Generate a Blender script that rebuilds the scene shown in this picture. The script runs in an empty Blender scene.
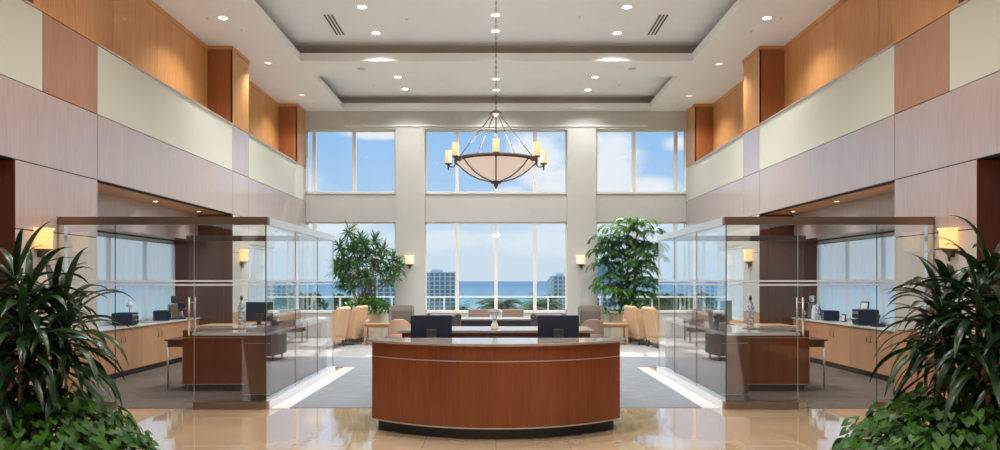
import bpy, bmesh, math, random
from mathutils import Vector, Matrix
PI = math.pi
random.seed(7)
SC = bpy.context.scene
COL = SC.collection
F = 700.0; VX = 496.0; VY = 281.0; EYE = 1.8     # survey of the photograph: focal length, vanishing point, eye height

def at(px, py, D):                                 # a point of the place from its bearing and its distance
    return Vector(((px-VX)*D/F, D, EYE-(py-VY)*D/F))

# ------------------------------------------------------------------ mesh building
class MB:
    def __init__(s): s.v = []; s.f = []; s.sm = []
    def add(s, vs, fs, smooth=False):
        o = len(s.v); s.v += [tuple(v) for v in vs]
        for f in fs: s.f.append(tuple(i+o for i in f)); s.sm.append(smooth)
        return s
    def box(s, x0, x1, y0, y1, z0, z1):
        x0, x1 = min(x0, x1), max(x0, x1); y0, y1 = min(y0, y1), max(y0, y1); z0, z1 = min(z0, z1), max(z0, z1)
        v = [(x0,y0,z0),(x1,y0,z0),(x1,y1,z0),(x0,y1,z0),(x0,y0,z1),(x1,y0,z1),(x1,y1,z1),(x0,y1,z1)]
        return s.add(v, [(0,3,2,1),(4,5,6,7),(0,1,5,4),(1,2,6,5),(2,3,7,6),(3,0,4,7)])
    def obox(s, c, sx, sy, sz, M=None):            # box centred on c, turned by M
        M = M or Matrix.Identity(3); c = Vector(c)
        v = [c + M @ Vector((a*sx/2, b*sy/2, d*sz/2)) for d in (-1,1) for a, b in ((-1,-1),(1,-1),(1,1),(-1,1))]
        return s.add(v, [(0,3,2,1),(4,5,6,7),(0,1,5,4),(1,2,6,5),(2,3,7,6),(3,0,4,7)])
    def prism(s, poly, z0, z1, smooth=False):
        n = len(poly); v = [(x,y,z0) for x,y in poly] + [(x,y,z1) for x,y in poly]
        s.add(v, [tuple(range(n))[::-1], tuple(range(n, 2*n))] )
        o = len(s.v)-2*n
        for i in range(n):
            j = (i+1) % n; s.f.append((o+i, o+j, o+n+j, o+n+i)); s.sm.append(smooth)
        return s
    def xprism(s, poly, x0, x1):                   # polygon in (y,z) extruded along x
        n = len(poly); v = [(x0,y,z) for y,z in poly] + [(x1,y,z) for y,z in poly]
        fs = [tuple(range(n))[::-1], tuple(range(n, 2*n))] + [(i,(i+1)%n,n+(i+1)%n,n+i) for i in range(n)]
        return s.add(v, fs)
    def cyl(s, p0, p1, r0, r1=None, n=12, cap=True):
        r1 = r0 if r1 is None else r1
        p0, p1 = Vector(p0), Vector(p1); d = (p1-p0)
        if d.length < 1e-7: return s
        d.normalize(); a = d.orthogonal().normalized(); b = d.cross(a)
        v = []
        for p, r in ((p0, r0), (p1, r1)):
            v += [p + (a*math.cos(t)+b*math.sin(t))*r for t in (2*PI*i/n for i in range(n))]
        s.add(v, [(i,(i+1)%n,n+(i+1)%n,n+i) for i in range(n)], True)
        if cap:
            o = len(s.v)-2*n
            s.f.append(tuple(o+i for i in range(n))[::-1]); s.sm.append(False)
            s.f.append(tuple(o+n+i for i in range(n))); s.sm.append(False)
        return s
    def tube(s, pts, r, n=8, r1=None):
        pts = [Vector(p) for p in pts]; m = len(pts); r1 = r if r1 is None else r1
        v = []; up = None
        for i, p in enumerate(pts):
            d = (pts[min(i+1,m-1)]-pts[max(i-1,0)]).normalized()
            a = d.orthogonal().normalized() if up is None else (up - d*up.dot(d)).normalized()
            up = a; b = d.cross(a); rr = r+(r1-r)*i/(m-1)
            v += [p+(a*math.cos(2*PI*k/n)+b*math.sin(2*PI*k/n))*rr for k in range(n)]
        fs = [(i*n+k, i*n+(k+1)%n, (i+1)*n+(k+1)%n, (i+1)*n+k) for i in range(m-1) for k in range(n)]
        fs += [tuple(range(n))[::-1], tuple((m-1)*n+k for k in range(n))]
        return s.add(v, fs, True)
    def lathe(s, prof, c=(0,0,0), n=24, a0=0, a1=2*PI):
        full = abs(a1-a0-2*PI) < 1e-6; k = n if full else n+1; m = len(prof); c = Vector(c); v = []
        for j in range(k):
            t = a0+(a1-a0)*j/n
            v += [c+Vector((r*math.cos(t), r*math.sin(t), z)) for r, z in prof]
        fs = []
        for j in range(n):
            j2 = (j+1) % k
            for i in range(m-1): fs.append((j*m+i, j2*m+i, j2*m+i+1, j*m+i+1))
        return s.add(v, fs, True)
    def ball(s, c, r, n=10, sz=1.0):
        pr = [(max(1e-4, r*math.sin(PI*i/n)), -r*sz*math.cos(PI*i/n)) for i in range(n+1)]
        return s.lathe(pr, c, 2*n)
    def build(s, name, mat, parent=None, bevel=0, seg=2, sub=0, kind=None):
        me = bpy.data.meshes.new(name); me.from_pydata(s.v, [], s.f)
        me.polygons.foreach_set('use_smooth', s.sm)
        bm = bmesh.new(); bm.from_mesh(me); bmesh.ops.recalc_face_normals(bm, faces=bm.faces); bm.to_mesh(me); bm.free()
        me.update(); o = bpy.data.objects.new(name, me); COL.objects.link(o)
        if mat: me.materials.append(mat)
        if parent is not None: o.parent = parent
        if bevel:
            m = o.modifiers.new('bevel', 'BEVEL'); m.width = bevel; m.segments = seg; m.limit_method = 'ANGLE'; m.angle_limit = 0.7
        if sub:
            m = o.modifiers.new('sub', 'SUBSURF'); m.levels = sub; m.render_levels = sub
        if kind: o['kind'] = kind
        return o

def thing(name, label, cat, loc=(0,0,0), rz=0, group=None):
    o = bpy.data.objects.new(name, None); COL.objects.link(o); o.location = loc; o.rotation_euler = (0,0,rz)
    o.empty_display_size = .1
    o['label'] = label; o['category'] = cat
    if group: o['group'] = group
    return o
def tag(o, label, cat, group=None, kind=None):
    o['label'] = label; o['category'] = cat
    if group: o['group'] = group
    if kind: o['kind'] = kind
    return o
def kids(o): return [c for c in bpy.data.objects if c.parent == o]
def dup(o, parent=None, loc=None, rz=None, label=None, group=None, sx=None):
    c = o.copy(); COL.objects.link(c)
    if parent is not None: c.parent = parent
    if loc is not None: c.location = loc
    if rz is not None: c.rotation_euler = (0,0,rz)
    if label: c['label'] = label
    if group: c['group'] = group
    for k in kids(o): dup(k, c)
    return c

# ------------------------------------------------------------------ materials
def base(name):
    m = bpy.data.materials.new(name); m.use_nodes = True; nt = m.node_tree
    return m, nt, nt.nodes['Principled BSDF'], nt.nodes['Material Output']
def pm(name, col, rough=.5, metal=0, spec=.5, coat=0, emit=None, es=0, sheen=0):
    m, nt, b, o = base(name)
    b.inputs['Base Color'].default_value = (*col, 1); b.inputs['Roughness'].default_value = rough
    b.inputs['Metallic'].default_value = metal; b.inputs['Specular IOR Level'].default_value = spec
    b.inputs['Coat Weight'].default_value = coat; b.inputs['Coat Roughness'].default_value = .08
    if sheen: b.inputs['Sheen Weight'].default_value = sheen
    if emit: b.inputs['Emission Color'].default_value = (*emit, 1); b.inputs['Emission Strength'].default_value = es
    return m
def N(nt, t, **kw):
    n = nt.nodes.new(t)
    for k, v in kw.items(): setattr(n, k, v)
    return n
def coords(nt, scale=(1,1,1), kind='Object'):
    tc = N(nt, 'ShaderNodeTexCoord'); mp = N(nt, 'ShaderNodeMapping'); mp.inputs['Scale'].default_value = scale
    nt.links.new(tc.outputs[kind], mp.inputs['Vector']); return mp.outputs[0]
def ramp(nt, fac, stops):
    r = N(nt, 'ShaderNodeValToRGB'); e = r.color_ramp.elements
    while len(e) < len(stops): e.new(.5)
    for i, (p, c) in enumerate(stops): e[i].position = p; e[i].color = (*c, 1) if len(c) == 3 else c
    nt.links.new(fac, r.inputs[0]); return r.outputs[0]
def wood(name, c0, c1, rough=.35, coat=0, scale=(14,14,.7), spec=.5, var=.5):
    m, nt, b, o = base(name)
    v = coords(nt, scale); n = N(nt, 'ShaderNodeTexNoise'); n.inputs['Scale'].default_value = 3; n.inputs['Detail'].default_value = 5
    n.inputs['Roughness'].default_value = .6
    nt.links.new(v, n.inputs['Vector'])
    v2 = coords(nt, (1.5,1.5,.25)); n2 = N(nt, 'ShaderNodeTexNoise'); n2.inputs['Scale'].default_value = 1.5; nt.links.new(v2, n2.inputs['Vector'])
    mx = N(nt, 'ShaderNodeMath', operation='MULTIPLY_ADD'); mx.inputs[1].default_value = var; nt.links.new(n2.outputs[0], mx.inputs[0])
    sb = N(nt, 'ShaderNodeMath', operation='SUBTRACT'); nt.links.new(n.outputs[0], sb.inputs[0]); sb.inputs[1].default_value = var/2
    nt.links.new(sb.outputs[0], mx.inputs[2])
    c = ramp(nt, mx.outputs[0], [(.3, c0), (.72, c1)]); nt.links.new(c, b.inputs['Base Color'])
    b.inputs['Roughness'].default_value = rough; b.inputs['Coat Weight'].default_value = coat; b.inputs['Coat Roughness'].default_value = .12
    b.inputs['Specular IOR Level'].default_value = spec
    return m
def noisy(name, c0, c1, scale=(30,30,30), rough=.9, spec=.2, bump=0, detail=3, sheen=0):
    m, nt, b, o = base(name)
    n = N(nt, 'ShaderNodeTexNoise'); n.inputs['Scale'].default_value = 1; n.inputs['Detail'].default_value = detail
    nt.links.new(coords(nt, scale), n.inputs['Vector'])
    nt.links.new(ramp(nt, n.outputs[0], [(.32, c0), (.68, c1)]), b.inputs['Base Color'])
    b.inputs['Roughness'].default_value = rough; b.inputs['Specular IOR Level'].default_value = spec
    if sheen: b.inputs['Sheen Weight'].default_value = sheen
    if bump:
        bp = N(nt, 'ShaderNodeBump'); bp.inputs['Strength'].default_value = bump; bp.inputs['Distance'].default_value = .01
        nt.links.new(n.outputs[0], bp.inputs['Height']); nt.links.new(bp.outputs[0], b.inputs['Normal'])
    return m
def glass(name, tint=(.95,.98,.97), f0=.04, rough=0, gcol=(1,1,1)):
    m = bpy.data.materials.new(name); m.use_nodes = True; nt = m.node_tree; nt.nodes.clear()
    out = N(nt, 'ShaderNodeOutputMaterial'); mix = N(nt, 'ShaderNodeMixShader'); tr = N(nt, 'ShaderNodeBsdfTransparent'); gl = N(nt, 'ShaderNodeBsdfGlossy')
    tr.inputs[0].default_value = (*tint, 1); gl.inputs['Roughness'].default_value = rough; gl.inputs['Color'].default_value = (*gcol,1)
    g = N(nt, 'ShaderNodeNewGeometry'); d = N(nt, 'ShaderNodeVectorMath', operation='DOT_PRODUCT')
    nt.links.new(g.outputs['Normal'], d.inputs[0]); nt.links.new(g.outputs['Incoming'], d.inputs[1])
    ab = N(nt, 'ShaderNodeMath', operation='ABSOLUTE'); nt.links.new(d.outputs['Value'], ab.inputs[0])
    om = N(nt, 'ShaderNodeMath', operation='SUBTRACT'); om.inputs[0].default_value = 1; nt.links.new(ab.outputs[0], om.inputs[1])
    pw = N(nt, 'ShaderNodeMath', operation='POWER'); nt.links.new(om.outputs[0], pw.inputs[0]); pw.inputs[1].default_value = 5
    ma = N(nt, 'ShaderNodeMath', operation='MULTIPLY_ADD'); nt.links.new(pw.outputs[0], ma.inputs[0]); ma.inputs[1].default_value = 1-f0; ma.inputs[2].default_value = f0
    nt.links.new(ma.outputs[0], mix.inputs[0]); nt.links.new(tr.outputs[0], mix.inputs[1]); nt.links.new(gl.outputs[0], mix.inputs[2])
    nt.links.new(mix.outputs[0], out.inputs[0]); return m
def sheer(name, col, t):
    m = bpy.data.materials.new(name); m.use_nodes = True; nt = m.node_tree; nt.nodes.clear()
    out = N(nt, 'ShaderNodeOutputMaterial'); mix = N(nt, 'ShaderNodeMixShader'); mix2 = N(nt, 'ShaderNodeMixShader')
    tr = N(nt, 'ShaderNodeBsdfTransparent'); tl = N(nt, 'ShaderNodeBsdfTranslucent'); df = N(nt, 'ShaderNodeBsdfDiffuse')
    for x in (tl, df): x.inputs[0].default_value = (*col, 1)
    mix.inputs[0].default_value = .5; mix2.inputs[0].default_value = t
    nt.links.new(tl.outputs[0], mix.inputs[1]); nt.links.new(df.outputs[0], mix.inputs[2])
    nt.links.new(mix.outputs[0], mix2.inputs[1]); nt.links.new(tr.outputs[0], mix2.inputs[2]); nt.links.new(mix2.outputs[0], out.inputs[0])
    return m
def leafmat(name, c0, c1, rough=.35, transl=.25, scale=6, spec=.5):
    m, nt, b, o = base(name); b.inputs['Specular IOR Level'].default_value = spec
    n = N(nt, 'ShaderNodeTexNoise'); n.inputs['Scale'].default_value = scale; nt.links.new(coords(nt), n.inputs['Vector'])
    c = ramp(nt, n.outputs[0], [(.35, c0), (.65, c1)]); nt.links.new(c, b.inputs['Base Color']); b.inputs['Roughness'].default_value = rough
    tl = N(nt, 'ShaderNodeBsdfTranslucent'); nt.links.new(c, tl.inputs[0]); mix = N(nt, 'ShaderNodeMixShader'); mix.inputs[0].default_value = transl
    nt.links.new(b.outputs[0], mix.inputs[1]); nt.links.new(tl.outputs[0], mix.inputs[2]); nt.links.new(mix.outputs[0], o.inputs[0])
    return m

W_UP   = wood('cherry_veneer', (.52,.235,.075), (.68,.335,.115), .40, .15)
W_PIER = wood('shaded_pier_veneer', (.27,.085,.022), (.37,.125,.034), .40, .1)  # veneer darkened for the pier fronts: their shade is painted in
W_WALL = wood('pale_sheen_veneer', (.47,.38,.36), (.545,.445,.425), .24, 1, var=.3)  # pale pink base colour stands in for window reflections on the wood
W_MID  = wood('mid_veneer', (.38,.20,.125), (.48,.26,.165), .32, .3)
W_DARK = wood('dark_veneer', (.10,.030,.011), (.155,.048,.017), .4, .05)
W_DESK = wood('desk_veneer', (.150,.035,.008), (.225,.056,.0125), .36, .12, var=.7)
W_CAB  = wood('cabinet_veneer', (.45,.23,.115), (.56,.30,.155), .4, .1)
W_TAN  = wood('tan_wood', (.48,.30,.17), (.58,.38,.22), .35, .2, (14,.7,14))
W_TABLE= wood('side_table_wood', (.42,.24,.12), (.52,.31,.16), .4, .1, (14,2,14))
W_PLUM = wood('plum_brown_laminate', (.10,.045,.05), (.14,.06,.065), .35, .2)
FABRIC = noisy('cream_wall_fabric', (.64,.645,.56), (.68,.685,.60), (60,60,60), .8, .3)
BEIGE  = noisy('beige_laminate', (.56,.51,.45), (.60,.55,.49), (4,4,4), .3, .7)
PAINT  = noisy('warm_white_paint', (.56,.565,.53), (.58,.585,.55), (2,2,2), .7, .3)
CEIL   = noisy('ceiling_paint', (.83,.83,.805), (.85,.85,.825), (2,2,2), .85, .2)
COVE   = noisy('cove_shade_tone', (.42,.385,.33), (.45,.41,.355), (2,2,2), .85, .2)  # ceiling tone darkened: shade of the tray recess put into the colour
GAP    = pm('shadow_gap_black', (.02,.014,.01), .8)
KICK   = pm('black_kick', (.013,.012,.012), .45)
STEEL  = pm('brushed_steel', (.62,.62,.63), .22, 1)
CHROME = pm('polished_metal', (.8,.8,.8), .12, 1)
SATIN  = pm('satin_aluminium', (.55,.55,.54), .4, .8)
FRAME  = pm('white_window_frame', (.80,.79,.75), .45)
BRONZE = pm('bronze_metal', (.13,.10,.078), .5, .6)
BRNM   = pm('brown_reflection_metal', (.27,.20,.15), .36, .85)  # front of the steel header and channel: brown reflection put into the colour
SILVER = pm('bright_satin_metal', (.82,.83,.85), .3, .6)  # on the side header and channel, bright window reflection is in the colour
BLACKP = pm('black_plastic', (.007,.018,.045), .5)
DGREY  = pm('dark_grey_plastic', (.05,.05,.055), .5)
WHITE  = pm('white_plastic', (.75,.75,.75), .4)
GLASS  = glass('partition_glass', (.97,.985,.985), .05)
SGLASS = glass('coated_side_glass', (.965,.985,.99), .20)
WGLASS = glass('window_glass', (.97,.985,.99), .02)
SHEER  = sheer('sheer_fabric', (.95,.96,.95), .55)
FROST  = sheer('frosted_stripe', (.9,.92,.94), .15)
STONE  = noisy('polished_grey_stone', (.30,.26,.225), (.38,.335,.29), (9,9,9), .1, .6, detail=6)
QUARTZ = noisy('pale_worktop', (.60,.58,.54), (.68,.66,.62), (30,30,30), .25, .5)
TANF   = noisy('tan_upholstery', (.56,.36,.20), (.62,.41,.24), (50,50,50), .75, .3, sheen=.2)
PEACH  = noisy('peach_upholstery', (.42,.25,.175), (.48,.29,.20), (50,50,50), .75, .3)
TAUPE  = noisy('taupe_upholstery', (.12,.10,.085), (.155,.13,.115), (50,50,50), .8, .3)
CHARC  = noisy('charcoal_upholstery', (.10,.095,.095), (.13,.12,.12), (50,50,50), .7, .3)
BRNF   = noisy('brown_upholstery', (.22,.155,.125), (.26,.185,.15), (50,50,50), .8, .3)
CREAMP = noisy('cream_planter', (.60,.52,.38), (.66,.58,.44), (6,6,6), .5, .4)
SOIL   = noisy('soil', (.03,.02,.012), (.06,.04,.025), (40,40,40), .95, .1)
BARK   = noisy('cane_bark', (.10,.08,.05), (.20,.17,.11), (30,30,8), .8, .2)
L_DARK = leafmat('dark_glossy_leaf', (.007,.023,.006), (.020,.056,.011), .32, .1, 6, .35)
L_POTH = leafmat('pothos_leaf', (.014,.055,.006), (.050,.145,.014), .42, .15, 9, .22)
L_TREE = leafmat('tree_leaf', (.05,.14,.045), (.10,.24,.07), .4, .3)
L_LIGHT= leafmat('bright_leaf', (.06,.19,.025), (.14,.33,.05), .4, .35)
PALM   = leafmat('palm_leaf', (.03,.09,.015), (.07,.16,.025), .7, .1, 1, .05)
LAMPW  = pm('lit_lens', (.9,.88,.8), .5, emit=(1,.93,.80), es=6)
LAMPD  = pm('added_glow_lens', (.8,.78,.72), .5, emit=(1,.93,.80), es=.8)
SCONCE = pm('lit_amber_glass', (.85,.62,.35), .45, emit=(1,.50,.17), es=1.2)
SCONCW = pm('lit_white_glass', (.9,.75,.6), .45, emit=(1,.66,.44), es=.95)
CANDLE = pm('lit_candle_glass', (.6,.38,.18), .4, emit=(1,.60,.28), es=.72)
BOWL   = pm('frosted_bowl_glass', (.70,.60,.52), .35, emit=(1,.80,.68), es=.4)
BLUEP  = noisy('blue_white_ceramic', (.05,.12,.3), (.75,.8,.85), (22,22,22), .2, .6, detail=2)
SCREEN = pm('dark_screen', (.008,.01,.014), .15)

def tile_mat():
    m, nt, b, o = base('polished_cream_marble')
    tc = N(nt, 'ShaderNodeTexCoord'); br = N(nt, 'ShaderNodeTexBrick'); br.offset = 0; br.squash = 1
    br.inputs['Scale'].default_value = 1; br.inputs['Brick Width'].default_value = .8; br.inputs['Row Height'].default_value = .8
    br.inputs['Mortar Size'].default_value = .003; br.inputs['Mortar Smooth'].default_value = .3
    n = N(nt, 'ShaderNodeTexNoise'); n.inputs['Scale'].default_value = 1.6; n.inputs['Detail'].default_value = 6; n.inputs['Distortion'].default_value = .8
    nt.links.new(tc.outputs['Object'], n.inputs['Vector']); nt.links.new(tc.outputs['Object'], br.inputs['Vector'])
    c = ramp(nt, n.outputs[0], [(.3, (.60,.42,.25)), (.7, (.72,.54,.35))])
    mx = N(nt, 'ShaderNodeMix', data_type='RGBA'); nt.links.new(br.outputs['Fac'], mx.inputs[0]); nt.links.new(c, mx.inputs[6])
    mx.inputs[7].default_value = (.42,.28,.16,1); nt.links.new(mx.outputs[2], b.inputs['Base Color'])
    b.inputs['Roughness'].default_value = .07; b.inputs['Specular IOR Level'].default_value = 1.0
    b.inputs['Coat Weight'].default_value = 1; b.inputs['Coat Roughness'].default_value = .04; b.inputs['Coat IOR'].default_value = 2.2
    return m
TILE = tile_mat()
BORDER = noisy('white_marble_border', (.68,.68,.67), (.76,.76,.75), (3,3,3), .15, .6)
def carpet_mat(name, c0, c1):
    m, nt, b, o = base(name)
    n = N(nt, 'ShaderNodeTexNoise'); n.inputs['Scale'].default_value = 1; n.inputs['Detail'].default_value = 6; n.inputs['Roughness'].default_value = .7
    nt.links.new(coords(nt, (3,14,3)), n.inputs['Vector'])
    nt.links.new(ramp(nt, n.outputs[0], [(.35, c0), (.65, c1)]), b.inputs['Base Color'])
    b.inputs['Roughness'].default_value = .95; b.inputs['Specular IOR Level'].default_value = .1
    return m
CARPET = carpet_mat('grey_carpet', (.165,.18,.195), (.23,.25,.27))
LCARP  = carpet_mat('sunlit_lounge_carpet', (.20,.20,.20), (.36,.36,.355))  # carpet made paler and mottled: sunlight put into the colour
CARPO  = carpet_mat('brown_office_carpet', (.11,.085,.07), (.18,.145,.12))

# ------------------------------------------------------------------ dimensions
XW = 6.15; Z1, Z2, Z3, ZC = 3.36, 4.37, 5.45, 7.28; YB = 22.66; YF = -4.0
YS, YP0, YP1, YQ0 = 10.8, 16.34, 17.4, 21.67
SB, RB = -4.0, 8.95
GY0, GY1, GX = 9.84, 13.9, 3.23

# ------------------------------------------------------------------ setting
MB().box(-9, 9, YF-.3, YB+.3, -.25, 0).build('floor', TILE, kind='structure')
c = MB().box(-2.92, 2.92, 9.93, 16.45, 0, .006).box(-XW, -2.92, 14.6, 16.45, 0, .006).box(XW, 2.92, 14.6, 16.45, 0, .006)
MB().box(-XW, XW, 16.455, YB-.02, 0, .006).build('floor_lounge_carpet', LCARP, kind='structure')
c.build('floor_carpet', CARPET, kind='structure')
for s, nm in ((-1,'left'), (1,'right')):
    MB().box(s*(GX+.05), s*7.49, 9.88, 14.6, 0, .006).box(s*XW, s*7.49, 14.6, YP0, 0, .006).build('floor_office_carpet_'+nm, CARPO, kind='structure')
    MB().box(s*2.93, s*(GX-.05), 9.88, 14.6, 0, .005).build('trim_'+('1' if s < 0 else '2'), BORDER, kind='structure')

# ceiling: side bands, cross strips, two trays
TX = 4.88
cm = MB()
T1 = (5.0, 17.44); T2 = (18.75, 22.22)
for s in (-1, 1): cm.box(s*TX, s*7.6, YF, YB, ZC, ZC+.05)
cm.box(-TX, TX, YF, T1[0], ZC, ZC+.05); cm.box(-TX, TX, T1[1], T2[0], ZC, ZC+.05); cm.box(-TX, TX, T2[1], YB, ZC, ZC+.05)
def lip(y0, y1, h, zc, d):
    for s in (-1, 1): cm.box(s*TX, s*(TX+.05), y0-.05, y1+.05, ZC+.05, ZC+h)
    cm.box(-TX, TX, y0-.05, y0, ZC+.05, ZC+h); cm.box(-TX, TX, y1, y1+.05, ZC+.05, ZC+h)
    cm.box(-TX-.6, TX+.6, y0-.5, y1+d+.02, zc, zc+.05)
lip(*T1, .20, 7.76, .32); lip(*T2, .17, 7.70, .26)
ceil = cm.build('ceiling', CEIL, kind='structure')
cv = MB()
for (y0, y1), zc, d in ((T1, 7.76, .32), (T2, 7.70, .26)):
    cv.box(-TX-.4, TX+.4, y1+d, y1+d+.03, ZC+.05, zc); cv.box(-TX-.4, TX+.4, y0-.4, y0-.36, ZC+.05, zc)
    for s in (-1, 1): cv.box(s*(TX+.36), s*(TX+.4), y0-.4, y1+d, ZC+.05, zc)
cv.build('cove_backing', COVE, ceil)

# side walls
ep = .006
for s, nm in ((-1,'left'), (1,'right')):
    w = MB()
    w.box(s*(XW+.04), s*(XW+.16), YF, YB, Z1, Z3)                       # backing of the upper band
    w.box(s*(XW+.62), s*(XW+.70), YF, YB, Z3-.1, ZC+.4)                 # niche back
    w.box(s*(XW+.16), s*(XW+.66), YF, YB, Z3-.06, Z3-.01)               # niche ledge
    w.box(s*(XW+.04), s*(XW+.62), 9.3, YS, Z3, ZC)
    w.box(s*(XW+.16), s*(XW+1.4), YF, YB, Z1+.02, Z1+.1)
    for a, b in ((YP0, YP1), (YQ0, YB)): w.box(s*(XW+.04), s*(XW+.62), a+.04, b, Z3, ZC)
    w.box(s*(XW+.04), s*(XW+1.3), RB+.04, YS-.04, 0, Z1+.05)            # stub
    w.box(s*(XW+.04), s*(XW+1.38), YP0+.04, YP1, 0, Z1+.05)             # pier
    w.box(s*8.6, s*8.7, YF, RB+.1, 0, Z1+.1)                            # far side of the near opening
    w.box(s*7.45, s*8.7, RB+.04, RB+.16, 0, Z1+.1)
    w.box(s*(XW+.04), s*(XW+.14), YP1, 19.5, 2.72, Z1); w.box(s*(XW+.04), s*(XW+.14), 19.5, YB, 3.28, Z1); w.box(s*(XW+.04), s*(XW+.14), YP1, YB, 0, .80)
    w.box(s*7.5, s*7.62, YS, YP0, 0, .95); w.box(s*7.5, s*7.62, YS, YP0, 2.72, Z1)
    wall = w.build('wall_'+nm, GAP, kind='structure')
    g = .007
    def panel(y0, y1, z0, z1, mat, name='wood_panel', x=XW, t=.04):
        MB().box(s*x, s*(x+t), y0+g, y1-g, z0+g, z1-g).build(name, mat, wall)
    for y0, y1 in ((YF,0), (0,5), (5,YS), (YS,YP0), (YP0,YP1), (YP1,YB)): panel(y0, y1, Z1, Z2, W_WALL)
    for y0, y1, m in ((YF,0,0), (0,5,1), (5,9.5,0), (9.5,YS,1), (YS,YP0,0), (YP0,YP1,1), (YP1,YB,0)):
        panel(y0, y1, Z2, Z3, (W_MID if m and y1 < 12 else W_WALL) if m else FABRIC, 'wood_panel' if m else 'fabric_panel')
    panel(9.3, YS, Z3, ZC, W_UP)
    # niche back boards, piers, ledges
    for y0, y1 in ((YF,-1), (-1,2), (2,5.5), (5.5,9.3), (YS,12.3), (12.3,13.9), (13.9,15.1), (15.1,YP0), (YP1,19.5), (19.5,YQ0)):
        MB().box(s*(XW+.58), s*(XW+.62), y0+.004, y1-.004, Z3, ZC-.10).build('niche_board', W_UP, wall)
    for a, b in ((YP0,YP1), (YQ0,YB)):
        MB().box(s*XW, s*(XW+.04), a, b, Z3+g, ZC-.08).build('pier_panel', W_UP, wall)
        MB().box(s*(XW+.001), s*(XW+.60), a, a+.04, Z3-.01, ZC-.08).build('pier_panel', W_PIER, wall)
        MB().box(s*(XW-.03), s*(XW+.62), a-.03, b if b < YB else YB-.02, ZC-.08, ZC-.001).build('cornice', W_UP, wall)
    MB().box(s*(XW+.56), s*(XW+.62), YF, YQ0, ZC-.10, ZC-.001).build('cornice', W_UP, wall)
    MB().box(s*(XW-.02), s*(XW+.60), YS+.005, YP0-.005, Z3-.012, Z3+.02).box(s*(XW-.02), s*(XW+.60), YP1+.005, YQ0-.005, Z3-.012, Z3+.02).box(s*(XW-.02), s*(XW+.60), YF, 9.29, Z3-.012, Z3+.02).build('niche_ledge', W_WALL, wall)
    MB().box(s*(XW+.04), s*(XW+.58), 9.26, 9.3, Z3, ZC-.08).build('niche_end_panel', W_DARK, wall)
    # stub and pier, lower storey
    for a, b in ((RB, YS), (YP0, YP1)):
        panel(a, b, 2.47, Z1, W_WALL if a == RB else BEIGE, 'upper_panel'); panel(a, b, 1.05, 2.47, BEIGE, 'beige_panel')
        panel(a, b, .12, 1.05, W_CAB, 'wainscot_panel')
    MB().box(s*(XW+.001), s*(XW+1.3), YS-.04, YS, 0, Z1-.01).build('return_panel', BEIGE, wall)
    MB().box(s*(XW+.001), s*8.6, RB, RB+.04, 0, Z1-.01).build('return_panel', W_DARK, wall)
    MB().box(s*(XW+.001), s*(XW+.20), YP0, YP0+.04, 0, Z1-.01).box(s*(XW+.21), s*7.5, YP0, YP0+.04, 0, 2.69).box(s*(XW+.21), s*7.5, YP0, YP0+.04, 2.70, Z1-.01).build('return_panel', W_DARK, wall)
    # recess: bulkhead above the window
    MB().box(s*6.95, s*7.5, YS, YP0, 2.74, Z1-.005).build('bulkhead_panel', W_WALL, wall)
    MB().box(s*(XW+.16), s*6.95, YS, YP0, Z1-.012, Z1+.02).build('soffit_panel', W_UP, wall)
    MB().box(s*(XW+.001), s*(XW+.04), YP1+g, 19.5, 2.72, Z1-g).box(s*(XW+.001), s*(XW+.04), 19.5, YB, 3.28, Z1-g).build('beige_panel', BEIGE, wall)
    MB().box(s*(XW+.001), s*(XW+.04), YP1+g, YB, .1, .80).build('wainscot_panel', W_CAB, wall)
    # windows of the recess and of the lounge side
    k = 4 if s < 0 else 6
    wf = MB()
    for y in (YS+.03, 12.2, 13.6, 15.0, YP0-.03): wf.box(s*7.50, s*7.56, y-.03, y+.03, .95, 2.72)
    wf.box(s*7.50, s*7.56, YS, YP0, 2.66, 2.72).box(s*7.50, s*7.56, YS, YP0, .95, 1.01)
    wn = wf.build('window_%d' % k, FRAME, kind='structure')
    MB().box(s*7.53, s*7.54, YS, YP0, .98, 2.7).build('window_pane', WGLASS, wn)
    for q, (y0, y1, zh, ms) in enumerate(((YP1, 19.5, 2.72, ()), (19.5, YB, 3.28, (21.0,)))):
        wf = MB()
        for y in (y0+.03,)+ms+(y1-.04,): wf.box(s*(XW+.05), s*(XW+.11), y-.03, y+.03, .8, zh)
        wf.box(s*(XW+.03), s*(XW+.12), y0, y1, zh-.06, zh).box(s*XW, s*(XW+.12), y0, y1, .8, .86)
        wn = wf.build('window_%d' % (k+1+10*q), FRAME, kind='structure')
        MB().box(s*(XW+.085), s*(XW+.092), y0, y1, .83, zh-.02).build('window_pane', WGLASS, wn)
    # sheer curtains
    def curtain(x, y0, y1, z0, z1, label):
        m = MB(); n = int((y1-y0)/.05); vs = []; r = random.Random(3)
        for i in range(n+1):
            y = y0+(y1-y0)*i/n; dx = .022*math.sin(i*1.25+1.5*math.sin(i*.21))
            vs += [(s*(x-.06+dx), y, z0), (s*(x-.06+dx), y, z1)]
        m.add(vs, [(2*i, 2*i+2, 2*i+3, 2*i+1) for i in range(n)], True)
        t = thing('sheer_curtain', label, 'curtain', (0,0,0))
        m.build('fabric', SHEER, t)
        MB().cyl((s*(x-.06), y0, z1+.005), (s*(x-.06), y1, z1+.005), .012, n=8).build('curtain_rail', SATIN, t)
    side = 'left' if s < 0 else 'right'
    curtain(7.50, YS+.06, YP0-.06, 1.0, 2.64, 'long pale sheer curtain behind the %s office credenza' % side)
    curtain(XW+.05, YP1+.02, 19.4, .88, 2.62, 'short sheer curtain beyond the wall lamp, %s of the lounge' % side)
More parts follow.
